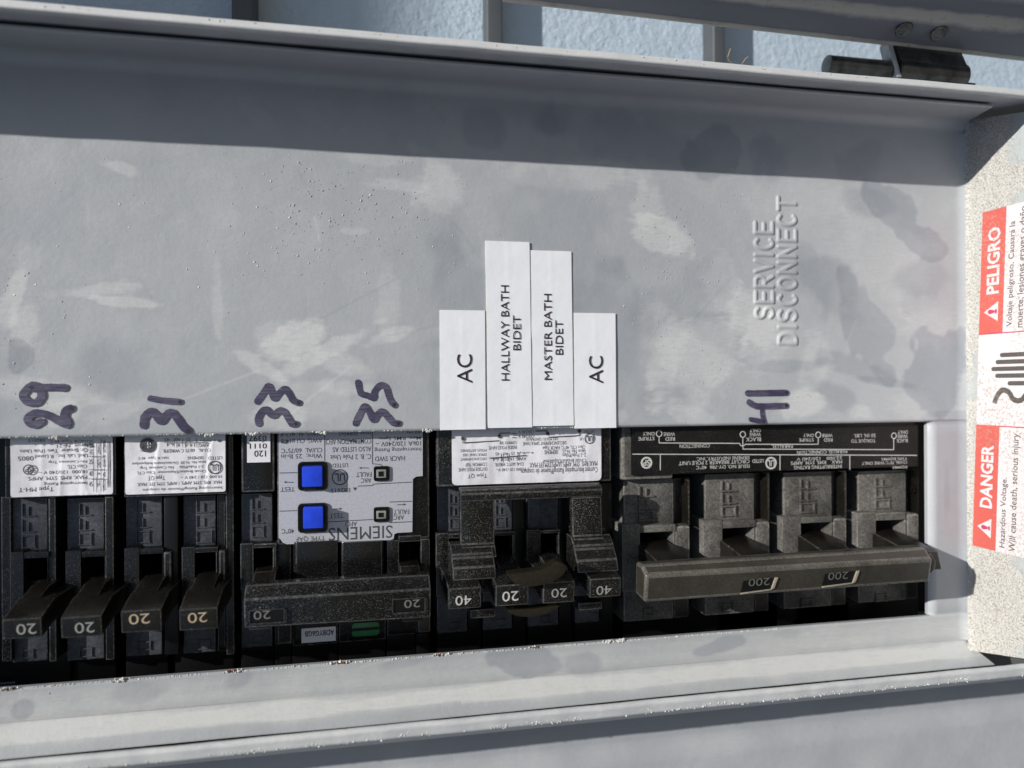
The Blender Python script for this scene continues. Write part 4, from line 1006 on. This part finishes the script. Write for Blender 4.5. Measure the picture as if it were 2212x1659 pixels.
texts('printed_text', [('AWG: AL #12-8', (340, 86, 612, 112)), ('AWG: CU #14-8', (344, 124, 612, 156)), ('CU/AL  60/75°C', (344, 190, 612, 222)), ('Wire:  25 lb-in', (344, 228, 612, 258)), ('Issue 0084365', (718, 84, 930, 108)), ('COMBINATION AFCI', (636, 128, 932, 164)), ('ALSO LISTED AS', (680, 182, 932, 214)), ('C. B. 2 Pole Unit', (664, 232, 932, 264)),
      ('60 Hz', (1162, 78, 1252, 98)), ('Max. RMS Sym.', (978, 108, 1256, 138)), ('10kA 120/240V ~', (960, 146, 1256, 176)), ('Interrupting Rating', (952, 182, 1258, 214)), ('HACR SWD', (956, 242, 1152, 274)), ('LISTED', (678, 290, 780, 316)), ('E82615', (668, 452, 794, 480)),
      ('FAULT', (834, 346, 934, 378)), ('ARC', (864, 386, 932, 416)), ('FAULT', (1078, 590, 1180, 622)), ('ARC', (1078, 628, 1146, 658)), ('TEST', (340, 444, 432, 474)), ('TEST', (660, 614, 752, 648)), ('AFCI', (764, 670, 838, 700)), ('40°C', (346, 718, 428, 750)), ('TYPE QAF', (440, 762, 630, 796))], C2, -3.86, M['print'], lb, bold=.004)
texts('maker_name', [('SIEMENS', (652, 702, 1070, 786))], C2, -3.86, M['print'], lb, bold=0)
logo_ring(lb, C2, 728, 380, 54, -3.86, M['print'], 'UL', .3)
rules(lb, C2, [((628, 84), (628, 272)), ((940, 84), (940, 292)), ((940, 292), (990, 296)), ((990, 296), (1005, 306)), ((332, 352), (448, 350)), ((332, 602), (448, 598)), ((1200, 412), (950, 424)), ((950, 424), (938, 434)), ((938, 434), (845, 438)), ((1052, 542), (1198, 537)), ((650, 672), (830, 662)), ((830, 662), (944, 656)), ((1052, 677), (1198, 670)), ((370, 412), (424, 414)), ((860, 318), (914, 320)), ((684, 588), (738, 586)), ((1102, 560), (1156, 558))], -3.86, M['print'], .2)
b = B(); b.open = True
for tri in (((812, 447), (840, 447), (826, 468)), ((360, 412), (376, 404), (376, 420)), ((852, 320), (868, 312), (868, 328)), ((742, 586), (726, 578), (726, 594)), ((1160, 558), (1144, 550), (1144, 566))):
    b.add([at(*C2(*q), -3.85) for q in tri], [(0, 1, 2)])
obj('printed_arrow', b, M['print'], lb)
# handle tie
def tie_bar(parent, c, pl, pr, m, name='handle_tie', zs_=(12.5, 16.0, 15.2), skew=True, bev=.35, seg=2):
    """pl/pr: px (x, ytop, ycrease, ybottom) at left and right ends"""
    A = [at(*c(pl[0], pl[1]), zs_[0]), at(*c(pl[0], pl[2]), zs_[1]), at(*c(pl[0], pl[3]), zs_[2])]
    E = [at(*c(pr[0], pr[1]), zs_[0]), at(*c(pr[0], pr[2]), zs_[1]), at(*c(pr[0], pr[3]), zs_[2])]
    xl_ = A[1].x; xr_ = E[1].x; ys = [(a.y + e.y) / 2 for a, e in zip(A, E)]
    print(name, 'y left', [round(a.y, 1) for a in A], 'right', [round(e.y, 1) for e in E])
    b = B(); L = [(a.y, a.z) for a in A]; Rr = [(e.y, e.z) for e in E]
    def endp(P): return [(P[0][0], P[0][1]), (P[1][0], P[1][1]), (P[2][0], P[2][1]), (P[2][0] + .8, P[2][1] - 6.5), (P[0][0], P[0][1] - 4.0)]
    a_, e_ = endp(L), endp(Rr); n = 5
    b.add([(xl_, y, z) for y, z in a_] + [(xr_, y, z) for y, z in e_], [tuple(range(n)), tuple(range(2 * n - 1, n - 1, -1))] + [(i, (i + 1) % n, n + (i + 1) % n, n + i) for i in range(n)])
    o = obj(name, b, m, parent, bevel=bev, seg=seg)
    def on(x, f):   # point on the front face: x mm, f from crease (0) to bottom (1)
        k = (x - xl_) / (xr_ - xl_)
        y = (L[1][0] + (L[2][0] - L[1][0]) * f) * (1 - k) + (Rr[1][0] + (Rr[2][0] - Rr[1][0]) * f) * k
        return y, zs_[1] + (zs_[2] - zs_[1]) * f
    def zat(x, y):
        k = (x - xl_) / (xr_ - xl_); c0 = L[1][0] * (1 - k) + Rr[1][0] * k; c1 = L[2][0] * (1 - k) + Rr[2][0] * k
        f = (y - c0) / (c1 - c0)
        return zs_[1] + (zs_[2] - zs_[1]) * f if f >= 0 else zs_[1] + (zs_[0] - zs_[1]) * f / ((L[0][0] - L[1][0]) / (c1 - c0))
    on.z = zat
    return o, on
def face_box(b, pts, zf, d, h):
    n = len(pts)
    b.add([(x, y, zf(x, y) - d) for x, y in pts] + [(x, y, zf(x, y) + h) for x, y in pts], [tuple(range(n - 1, -1, -1)), tuple(range(n, 2 * n))] + [(i, (i + 1) % n, n + (i + 1) % n, n + i) for i in range(n)])
def tie_window(o, on, c, r, zf, txt, tr, pm, lip=True, lipm=None):
    X0, X1, Y0, Y1 = rect(c, r, zf); Z_ = on.z
    b = B(); face_box(b, [(X0, Y0), (X1, Y0), (X1, Y1), (X0, Y1)], Z_, 1.5, .08); w_ = obj('window', b, M['deep'], o)
    if lip:
        b = B(); R4 = lambda a, c_, d, e: [(a, d), (c_, d), (c_, e), (a, e)]
        face_box(b, R4(X1 - .1, X1 + .55, Y0 - .3, Y1), Z_, 1, .6); face_box(b, R4(X0, X1, Y0 - .45, Y0), Z_, 1, .5); face_box(b, R4(X0, X1, Y1, Y1 + .25), Z_, 1, .35); face_box(b, R4(X0 - .25, X0, Y0, Y1), Z_, 1, .45)
        obj('window_lip', b, lipm or M['dusty2'], w_, bevel=.1)
    b = B(); b.open = True; A0, A1, E0, E1 = rect(c, tr, zf - .3); text_in(b, txt, A0, A1, E0, E1, 0, 180, .0, None, lambda p: (p[0], p[1], Z_(p[0], p[1]) + .16)); obj('rating_number', b, pm, w_)
o, on = tie_bar(t, C2, (98, 1088, 1180, 1366), (1322, 1016, 1110, 1296), M['dusty2'])
tie_window(o, on, C2, (142, 1245, 366, 1328), 15.5, '20', (165, 1248, 275, 1305), M['fprint'])
tie_window(o, on, C2, (1075, 1172, 1282, 1258), 15.5, '20', (1146, 1175, 1250, 1228), M['fprint'])
for x0, x1, y in ((165, 310, 1000), (1118, 1250, 962)):
    yb = PY(C2, x0, y + 110, 8); yt = PY(C2, x0, y, 0.0)
    b = B(); b.prism(PX(C2, x0, y, 1), PX(C2, x1, y, 1), [(yt, 0), (yb - 2, 11), (yb - 9, 11), (yb - 9, -9), (yt, -9)]); obj('toggle', b, M['toggle'], t, bevel=.3)
lb = box_part('serial_label', t, C2, (476, 1362, 700, 1456), -8.98, -8.85, M['tape'], 0)
texts('printed_text', [('ADBYG6GB', (498, 1380, 690, 1416))], C2, -8.8, M['ink'], lb, bold=.02)
X0, X1, Y0, Y1 = rect(C2, (805, 1330, 985, 1418), -8.7); b = B(); b.rrect(X0, X1, Y0, Y1, -9.0, -8.7, .9, 4); g = obj('green_indicator', b, M['green'], t, bevel=.1)
b = B(); b.pbox(C2, (806, 1362, 984, 1382), -8.9, -8.62); obj('slot', b, M['deep'], g)

# --- quad QT
t = thing('circuit_breaker', 'quad breaker below the typed labels with 40 20 20 40 toggles and a big yoke', 'circuit breaker', (48, -45, -45), GRP)
box_part('body', t, C3, (112, -130, 1256, 508), -45, -4.0, M['dusty2'], .6)
lb = label_plate(t, C3, (214, 60, 1190, 500), ZL, M['white'], 1.2, crinkle=.24, seed=23)
zt = ZL + .26
texts('printed_text', [('120/240 V', (650, 186, 752, 208)), ('~', (610, 200, 640, 210)), ('120/240 V', (650, 158, 750, 178)), ('~', (608, 172, 638, 182)), ('LISTED', (1080, 158, 1146, 178)), ('US', (1050, 204, 1074, 222)), ('DES PÔLES CENTRAUX', (698, 206, 908, 228)), ('COMMON TRIP', (526, 228, 640, 248)), ('DÉCLENCHEMENT SIMULTANÉ', (680, 230, 962, 258)),
      ('INSIDE POLES HAVE', (456, 258, 640, 282)), ('Class CTL, 40°C, HACR Type', (808, 252, 1086, 282)), ('PÔLES EXTERNES', (272, 280, 440, 302)), ('Issue No. N-21,   SIEMENS', (820, 280, 1086, 310)), ('SIMULTANÉ DES', (286, 308, 442, 330)), ('lb-in/lb-po', (640, 294, 748, 312)), ('25   40   45', (500, 300, 628, 320)), ('2-2 Pole/Pôles', (938, 308, 1090, 332)),
      ('DÉCLENCHEMENT', (272, 336, 440, 358)), ('AWG 14-10 8  6-4', (484, 334, 702, 356)), ('Circuit Breaker/Disjoncteur', (808, 338, 1090, 368)), ('COMMON TRIP', (304, 368, 444, 392)), ('CU-AL 60/75°C WIRE/FIL', (496, 368, 686, 392)), ('MAX. RMS. SYM. AMPS./AMPS.SYM.EFF.MAX', (724, 362, 1166, 396)), ('OUTSIDE POLES HAVE', (258, 400, 446, 424)), ('10,000 120 /240 V~', (506, 400, 698, 424)),
      ('Current Interrupting Rating/Pouvoir de coupure', (668, 392, 1168, 440)), ('Type QT', (318, 434, 444, 468))], C3, zt, M['print'], lb)
rules(lb, C3, [((287, 212), (287, 238)), ((287, 238), (524, 224)), ((526, 195), (526, 176)), ((526, 176), (600, 174)), ((760, 162), (838, 160)), ((838, 160), (838, 178)), ((845, 202), (1048, 190)), ((1048, 190), (1048, 160)), ((458, 338), (702, 320)), ((646, 300), (646, 352)), ((580, 305), (580, 360)), ((538, 308), (538, 362))], zt, M['print'], .22)
b = B()
for x, y in ((286, 210), (526, 196), (840, 178), (1048, 160)):
    p = at(*C3(x, y), zt); b.disc(p.x, p.y, .5, zt - .04, zt + .02, 14)
obj('printed_dot', b, M['print'], lb)
logo_ring(lb, C3, 1114, 210, 33, zt, M['print'], 'UL', .22)
PO = [(118, 405, (196, 862, 330, 1000)), (418, 698, (495, 845, 628, 1000)), (712, 1000, (795, 828, 918, 990)), (1020, 1268, (1090, 815, 1215, 980))]
for i, (xl, xr, win) in enumerate(PO):
    yo = 828 - i * 10
    pole(t, C3, xl, xr - 92, 508, yo, win, 1240 - i * 20, m=M['slate'] if i in (1, 2, 3) else M['slate2'], mh=M['dusty2'], off=((xl + 78), 560, (xl + 150), yo - 28) if i in (0, 1, 2) else None, on=(xl + 80, 1400 - i * 20, xl + 150, 1460 - i * 20), yend=1478 - i * 22)
    box_part('side_rib', t, C3, (xr - 88, 500, xr - 5, 1455 - i * 22), -45, -9.5, M['deep'], .3)
    lb_ = box_part('lower_body', t, C3, (xl, 1380, xr, 1760), -45, -18, M['deep'], .4)
# U-shaped yoke tying the outer toggles
yk = B()
def prof_px(c, x, rows): return [(PY(c, x, y, z), z) for y, z in rows]
X0, X1, Y0, Y1 = rect(C3, (268, 528, 1196, 606), 4.0); yk.prism(X0, X1, [(Y1 + .3, 1.5), (Y1 - .2, 3.6), (Y1 - 1.2, 4.3), (Y0, 4.0), (Y0, 1.0), (Y1, 0)])
for x0, x1, yy in ((268, 490, 905), (1000, 1192, 850)):
    A0, A1, _, _ = rect(C3, (x0, 600, x1, 800), 4.0)
    y1_ = PY(C3, x0, 604, 4.0); y2 = PY(C3, x0, yy, 4.6)
    yk.prism(A0, A1, [(y1_ + .3, 3.9), (y2, 4.5), (y2 - .6, 5.6), (y2 - 3, 7.5), (y2 - 3.2, 2), (y1_, 1)])
o = obj('yoke', yk, M['dusty2'], t, bevel=.3)
for x0, x1, x2, x3, yy, yb in ((205, 480, 185, 412, 905, 1110), (1000, 1262, 1108, 1322, 850, 1062)):
    yt = PY(C3, x0, yy, 5); yc = PY(C3, x0, yb, 12)
    b = B(); b.prism(PX(C3, x0, yy, 6), PX(C3, x1, yy, 6), [(yt, 4.2), (yt - 2.0, 7.4), (yt - 3.0, 7.6), (yc + 1.5, 10), (yc - 1.5, 11), (yc - 2, 0), (yt, 0)]); obj('yoke_arm', b, M['dusty2'], t, bevel=.35)
toggle(t, C3, (192, 1186, 408, 1326), 1040, (230, 380), '40', m=M['dusty2'], pm=M['wprint'], numrect=(238, 1236, 342, 1300), zf=15.5)
toggle(t, C3, (502, 1166, 716, 1306), 1000, (500, 630), '20', m=M['dusty2'], pm=M['wprint'], numrect=(544, 1208, 650, 1274), zf=15.0)
toggle(t, C3, (812, 1146, 1018, 1288), 985, (800, 915), '20', m=M['dusty2'], pm=M['gprint'], numrect=(865, 1190, 966, 1250), zf=15.0)
toggle(t, C3, (1118, 1124, 1320, 1250), 985, (1090, 1215), '40', m=M['dusty2'], pm=M['gprint'], numrect=(1160, 1172, 1258, 1232), zf=15.5)
for x0, x1, y0, y1 in ((335, 500, 1325, 1382), (1040, 1196, 1282, 1330)): box_part('yoke_foot', t, C3, (x0, y0, x1, y1), 2, 9, M['dusty2'], .3)
# curved clip tying the two middle toggles
def crescent(pin, pout, z0, z1, m, nm, par):
    a = [at(*C3(*p), z1) for p in pin]; o_ = [at(*C3(*p), z1) for p in pout]
    def cr(P, n=8):
        E_ = [P[0] * 2 - P[1]] + P + [P[-1] * 2 - P[-2]]; Q = []
        for i in range(1, len(E_) - 2):
            for k in range(n):
                t_ = k / n; A, C_, D_, G_ = E_[i - 1], E_[i], E_[i + 1], E_[i + 2]
                Q.append(.5 * ((2 * C_) + (D_ - A) * t_ + (2 * A - 5 * C_ + 4 * D_ - G_) * t_ * t_ + (3 * C_ - A - 3 * D_ + G_) * t_ ** 3))
        Q.append(P[-1]); return Q
    A, O_ = cr(a), cr(o_)
    n = len(A); b = B()
    vs = [(p.x, p.y, z1) for p in A] + [(p.x, p.y, z1) for p in O_] + [(p.x, p.y, z0) for p in A] + [(p.x, p.y, z0) for p in O_]
    fs = []
    for i in range(n - 1): fs += [(i, i + 1, n + i + 1, n + i), (2 * n + i, 3 * n + i, 3 * n + i + 1, 2 * n + i + 1), (i, 2 * n + i, 2 * n + i + 1, i + 1), (n + i, n + i + 1, 3 * n + i + 1, 3 * n + i)]
    fs += [(0, n, 3 * n, 2 * n), (n - 1, 3 * n - 1, 4 * n - 1, 2 * n - 1)]
    b.add(vs, fs); return obj(nm, b, m, par, bevel=.3)
ck = crescent([(588, 1098), (680, 1088), (800, 1070), (870, 1040), (905, 1018), (940, 1026)], [(596, 1130), (650, 1166), (740, 1176), (850, 1155), (930, 1110), (970, 1050)], 13.0, 17.5, M['clip'], 'clip', t)
crescent([(580, 1330), (660, 1326), (740, 1322), (830, 1310), (918, 1300)], [(590, 1350), (650, 1372), (740, 1374), (840, 1352), (920, 1306)], 9.0, 12.5, M['clip'], 'clip', t)

# --- main breaker (200)
t = thing('circuit_breaker', 'dusty main breaker at the right end with black wiring label and long 200 tie bar', 'circuit breaker', (118, -45, -45), GRP)
box_part('body', t, C4, (148, -120, 2072, 432), -45, -3.5, M['deep'], .4)
box_part('body_shoulder', t, C4, (82, 60, 425, 490), -45, -4.2, M['dusty'], .8)
lb = box_part('rating_label', t, C4, (150, 138, 2066, 430), -3.6, -3.2, M['wlabel'], .1)
zt = -3.16
texts('printed_text', [('STRIPE', (193, 204, 302, 228)), ('ONLY', (222, 172, 302, 196)), ('RED', (374, 206, 438, 230)), ('WIRE', (362, 174, 438, 198)), ('ONLY', (938, 150, 1014, 174)), ('WIRE', (938, 178, 1014, 200)), ('BLACK', (914, 208, 1014, 234)), ('ONLY', (1298, 184, 1368, 206)), ('STRIPE', (1270, 214, 1368, 236)), ('WIRE', (1424, 184, 1494, 206)), ('RED', (1436, 214, 1494, 236)), ('50 IN. LBS.', (1636, 184, 1782, 208)), ('TORQUE TO', (1620, 216, 1782, 242)), ('ONLY', (1930, 162, 2000, 184)), ('WIRE', (1930, 188, 1998, 212)), ('BLACK', (1922, 218, 1998, 242)),
      ('CONNECTION', (470, 252, 672, 278)), ('PARALLEL', (1086, 256, 1228, 280)), ('PARALLEL CONNECTION', (1256, 294, 1592, 318)), ('SIEMENS INDUSTRY, INC.', (580, 334, 938, 358)), ('CIRCUIT BREAKER 2 POLE UNIT', (464, 362, 938, 388)), ('ISSUE NO. DY-786  40°C', (580, 394, 938, 418)), ('LISTED', (956, 354, 1032, 378)),
      ('22,000   120/240 V', (1254, 336, 1558, 360)), ('MAX.   RMS. SYM. AMPS', (1214, 364, 1558, 388)), ('INTERRUPTING RATING', (1236, 394, 1556, 418)), ('TYPE EQ9985', (1822, 340, 1994, 360)), ('CU/AL 75°C WIRE ONLY', (1690, 368, 1994, 390)), ('EQ9985', (1896, 396, 1994, 416))], C4, zt, M['wprint'], lb, bold=.004)
rules(lb, C4, [((332, 200), (332, 245)), ((332, 245), (874, 248)), ((908, 254), (1398, 254)), ((1398, 254), (1398, 208)), ((893, 205), (893, 286)), ((893, 286), (1904, 290)), ((1904, 290), (1904, 212)), ((154, 320), (2060, 328)), ((340, 322), (340, 428)), ((1142, 324), (1142, 428)), ((1610, 326), (1610, 424))], zt, M['wprint'], .25)
b = B()
for x, y in ((332, 183), (893, 188), (1398, 191), (1906, 197)):
    p = at(*C4(x, y), zt); b.ring(p.x, p.y, .72, .98, zt - .03, zt + .01, 18)
p = at(*C4(891, 250), zt); b.add([(p.x - 1.0 * math.cos(a), p.y - .8 * math.sin(a), zt + .01) for a in np.linspace(0, math.pi, 9)] + [(p.x - .75 * math.cos(a), p.y - .55 * math.sin(a), zt + .01) for a in np.linspace(0, math.pi, 9)], [(i, i + 1, 10 + i, 9 + i) for i in range(8)])
obj('printed_circle', b, M['wprint'], lb)
logo_ring(lb, C4, 248, 378, 38, zt, M['wprint'], 'SP', .5); logo_ring(lb, C4, 1082, 380, 38, zt, M['wprint'], 'UL', .5)
P4 = [(95, 428, 490, 795, (205, 842, 438, 1120), 540), (640, 968, 452, 765, (756, 812, 972, 1100), 1074), (1168, 1488, 440, 742, (1282, 778, 1488, 1070), 1590), (1668, 1985, 432, 712, (1786, 762, 1978, 1040), 2074)]
for i, (xl, xr, y0, y1, win, xe) in enumerate(P4):
    pole(t, C4, xl, xr, y0, y1, win, 1240 - i * 30, m=M['dusty'], mh=M['dusty'], ew=(.6, .7), off=(xl + 102 if i else 190, y0 + 38, xl + 205 if i else 295, y1 - 28), on=(xl + 110 if i else 225, 1345 - i * 32, xl + 190 if i else 300, 1400 - i * 32), yend=1432 - i * 42)
    sc = box_part('screw_column', t, C4, (xr + 3, y0 - 10, xe - 2, y1 + 5), -45, -9.5, M['toggle'], .3)
    cx, cy = ((485, 622), (1026, 606), (1542, 588), (2030, 562))[i]; p = at(*C4(cx, cy), -9.3)
    b = B(); b.ring(p.x, p.y, 1.25, 1.75, -9.6, -9.3, 20); b.ring(p.x, p.y, .55, .95, -9.6, -9.0, 16); obj('screw_boss', b, M['toggle'], sc)
    box_part('housing_cheek', t, C4, (xr + 8, y1 + 8, xe, 1240 - i * 30), -45, -4.6, M['dusty'], .6)
    box_part('lower_side', t, C4, (xr + 4, 1200 - i * 30, xe - 8, 1415 - i * 42), -45, -9.5, M['bronze'], .4)
    if i < 3: box_part('shade_fin', t, C4, (xe - 12, y0 + 4, xe - 2, y1 + 5), -45, -4.9, M['toggle'], .2)  # thin fin added to cast shade on the next OFF panel
    # toggle lever rising out of its window towards the tie bar
    X0 = PX(C4, win[0] + 6, win[1] + 60, -2); X1 = PX(C4, win[2] - 12, win[1] + 60, -2)
    ya = PY(C4, win[0], win[1] + 90, -3); yb = PY(C4, win[0], win[3] + 20, 13)
    b = B(); b.prism(X0, X1, [(ya + .5, -9), (ya, -2.5), (yb + 2.6, 12), (yb - 2.4, 13.5), (yb - 4, 4), (ya - 8, -9)]); obj('toggle', b, M['toggle'], t, bevel=.3)
for x0, x1 in ((90, 720), (400, 1130), (730, 1240), (1130, 1600), (1250, 1920), (1600, 2070)):
    box_part('lower_body', t, C4, (x0, 1300, x1, 1700), -45, -18 - .8 * ((x0 // 10) % 3), M['deep'], .4)
o, on = tie_bar(t, C4, (243, 1060, 1132, 1316), (2168, 940, 1022, 1176), M['bronze'], zs_=(16.5, 19.5, 18.3), bev=.9, seg=4)
for (r, tr) in (((882, 1158, 1104, 1240), (930, 1150, 1072, 1202)), ((1428, 1112, 1648, 1196), (1462, 1108, 1596, 1160))):
    X0, X1, Y0, Y1 = rect(C4, r, 18.9)
    Z_ = on.z; pl = [(X0, Y0 - .2), (X1 - .9, Y0 + .35), (X1, Y1 + .2), (X0 + .6, Y1 - .2)]
    b = B(); face_box(b, pl, Z_, 1.5, .08); w_ = obj('window', b, M['deep'], o)
    b = B(); face_box(b, [(X1 - .95, Y0 + .2), (X1 - .1, Y0 + .5), (X1 + .8, Y1 + .3), (X1 - .05, Y1 + .2)], Z_, .5, .55); face_box(b, [(X0, Y0 - .55), (X1 - .9, Y0 - .0), (X1 - .9, Y0 + .4), (X0, Y0 - .15)], Z_, .5, .4)
    obj('window_lip', b, M['pale_lip'], w_, bevel=.1)  # right and lower lips in a paler tone than the bar
    b = B(); b.open = True; A0, A1, E0, E1 = rect(C4, tr, 18.9); text_in(b, '200', A0, A1, E0, E1, 0, 180, .0, None, lambda p: (p[0], p[1], Z_(p[0], p[1]) + .14)); obj('rating_number', b, M['dprint'], w_)
# folded left end of the tie bar with its screw
p = at(*C4(228, 1180), 14)
b = B(); cyl(b, p.x - .8, p.x + 1.6, p.y - .6, 13.0, 1.9, 10); obj('end_screw', b, M['steel'], o, bevel=.3)
# folded right end: angled ear
yr, zr = on(PX(C4, 2160, 1100, 19), .35)
b = B(); xr_ = PX(C4, 2168, 1060, 19.5)
y1_ = at(*C4(2168, 1022), 19.5).y; y2_ = at(*C4(2168, 1150), 18.6).y
b.zprism([(xr_ - .2, y2_ + .6), (xr_ + 1.9, y2_ + 2.0), (xr_ + 2.3, (y1_ + y2_) / 2 + 1.4), (xr_ + .6, y1_ + 1.2), (xr_ - .2, y1_ + .4)], 13.0, 18.0)
obj('end_ear', b, M['bronze'], o, bevel=.3)

for o in bpy.data.objects:
    if 'loc' in o: del o['loc']
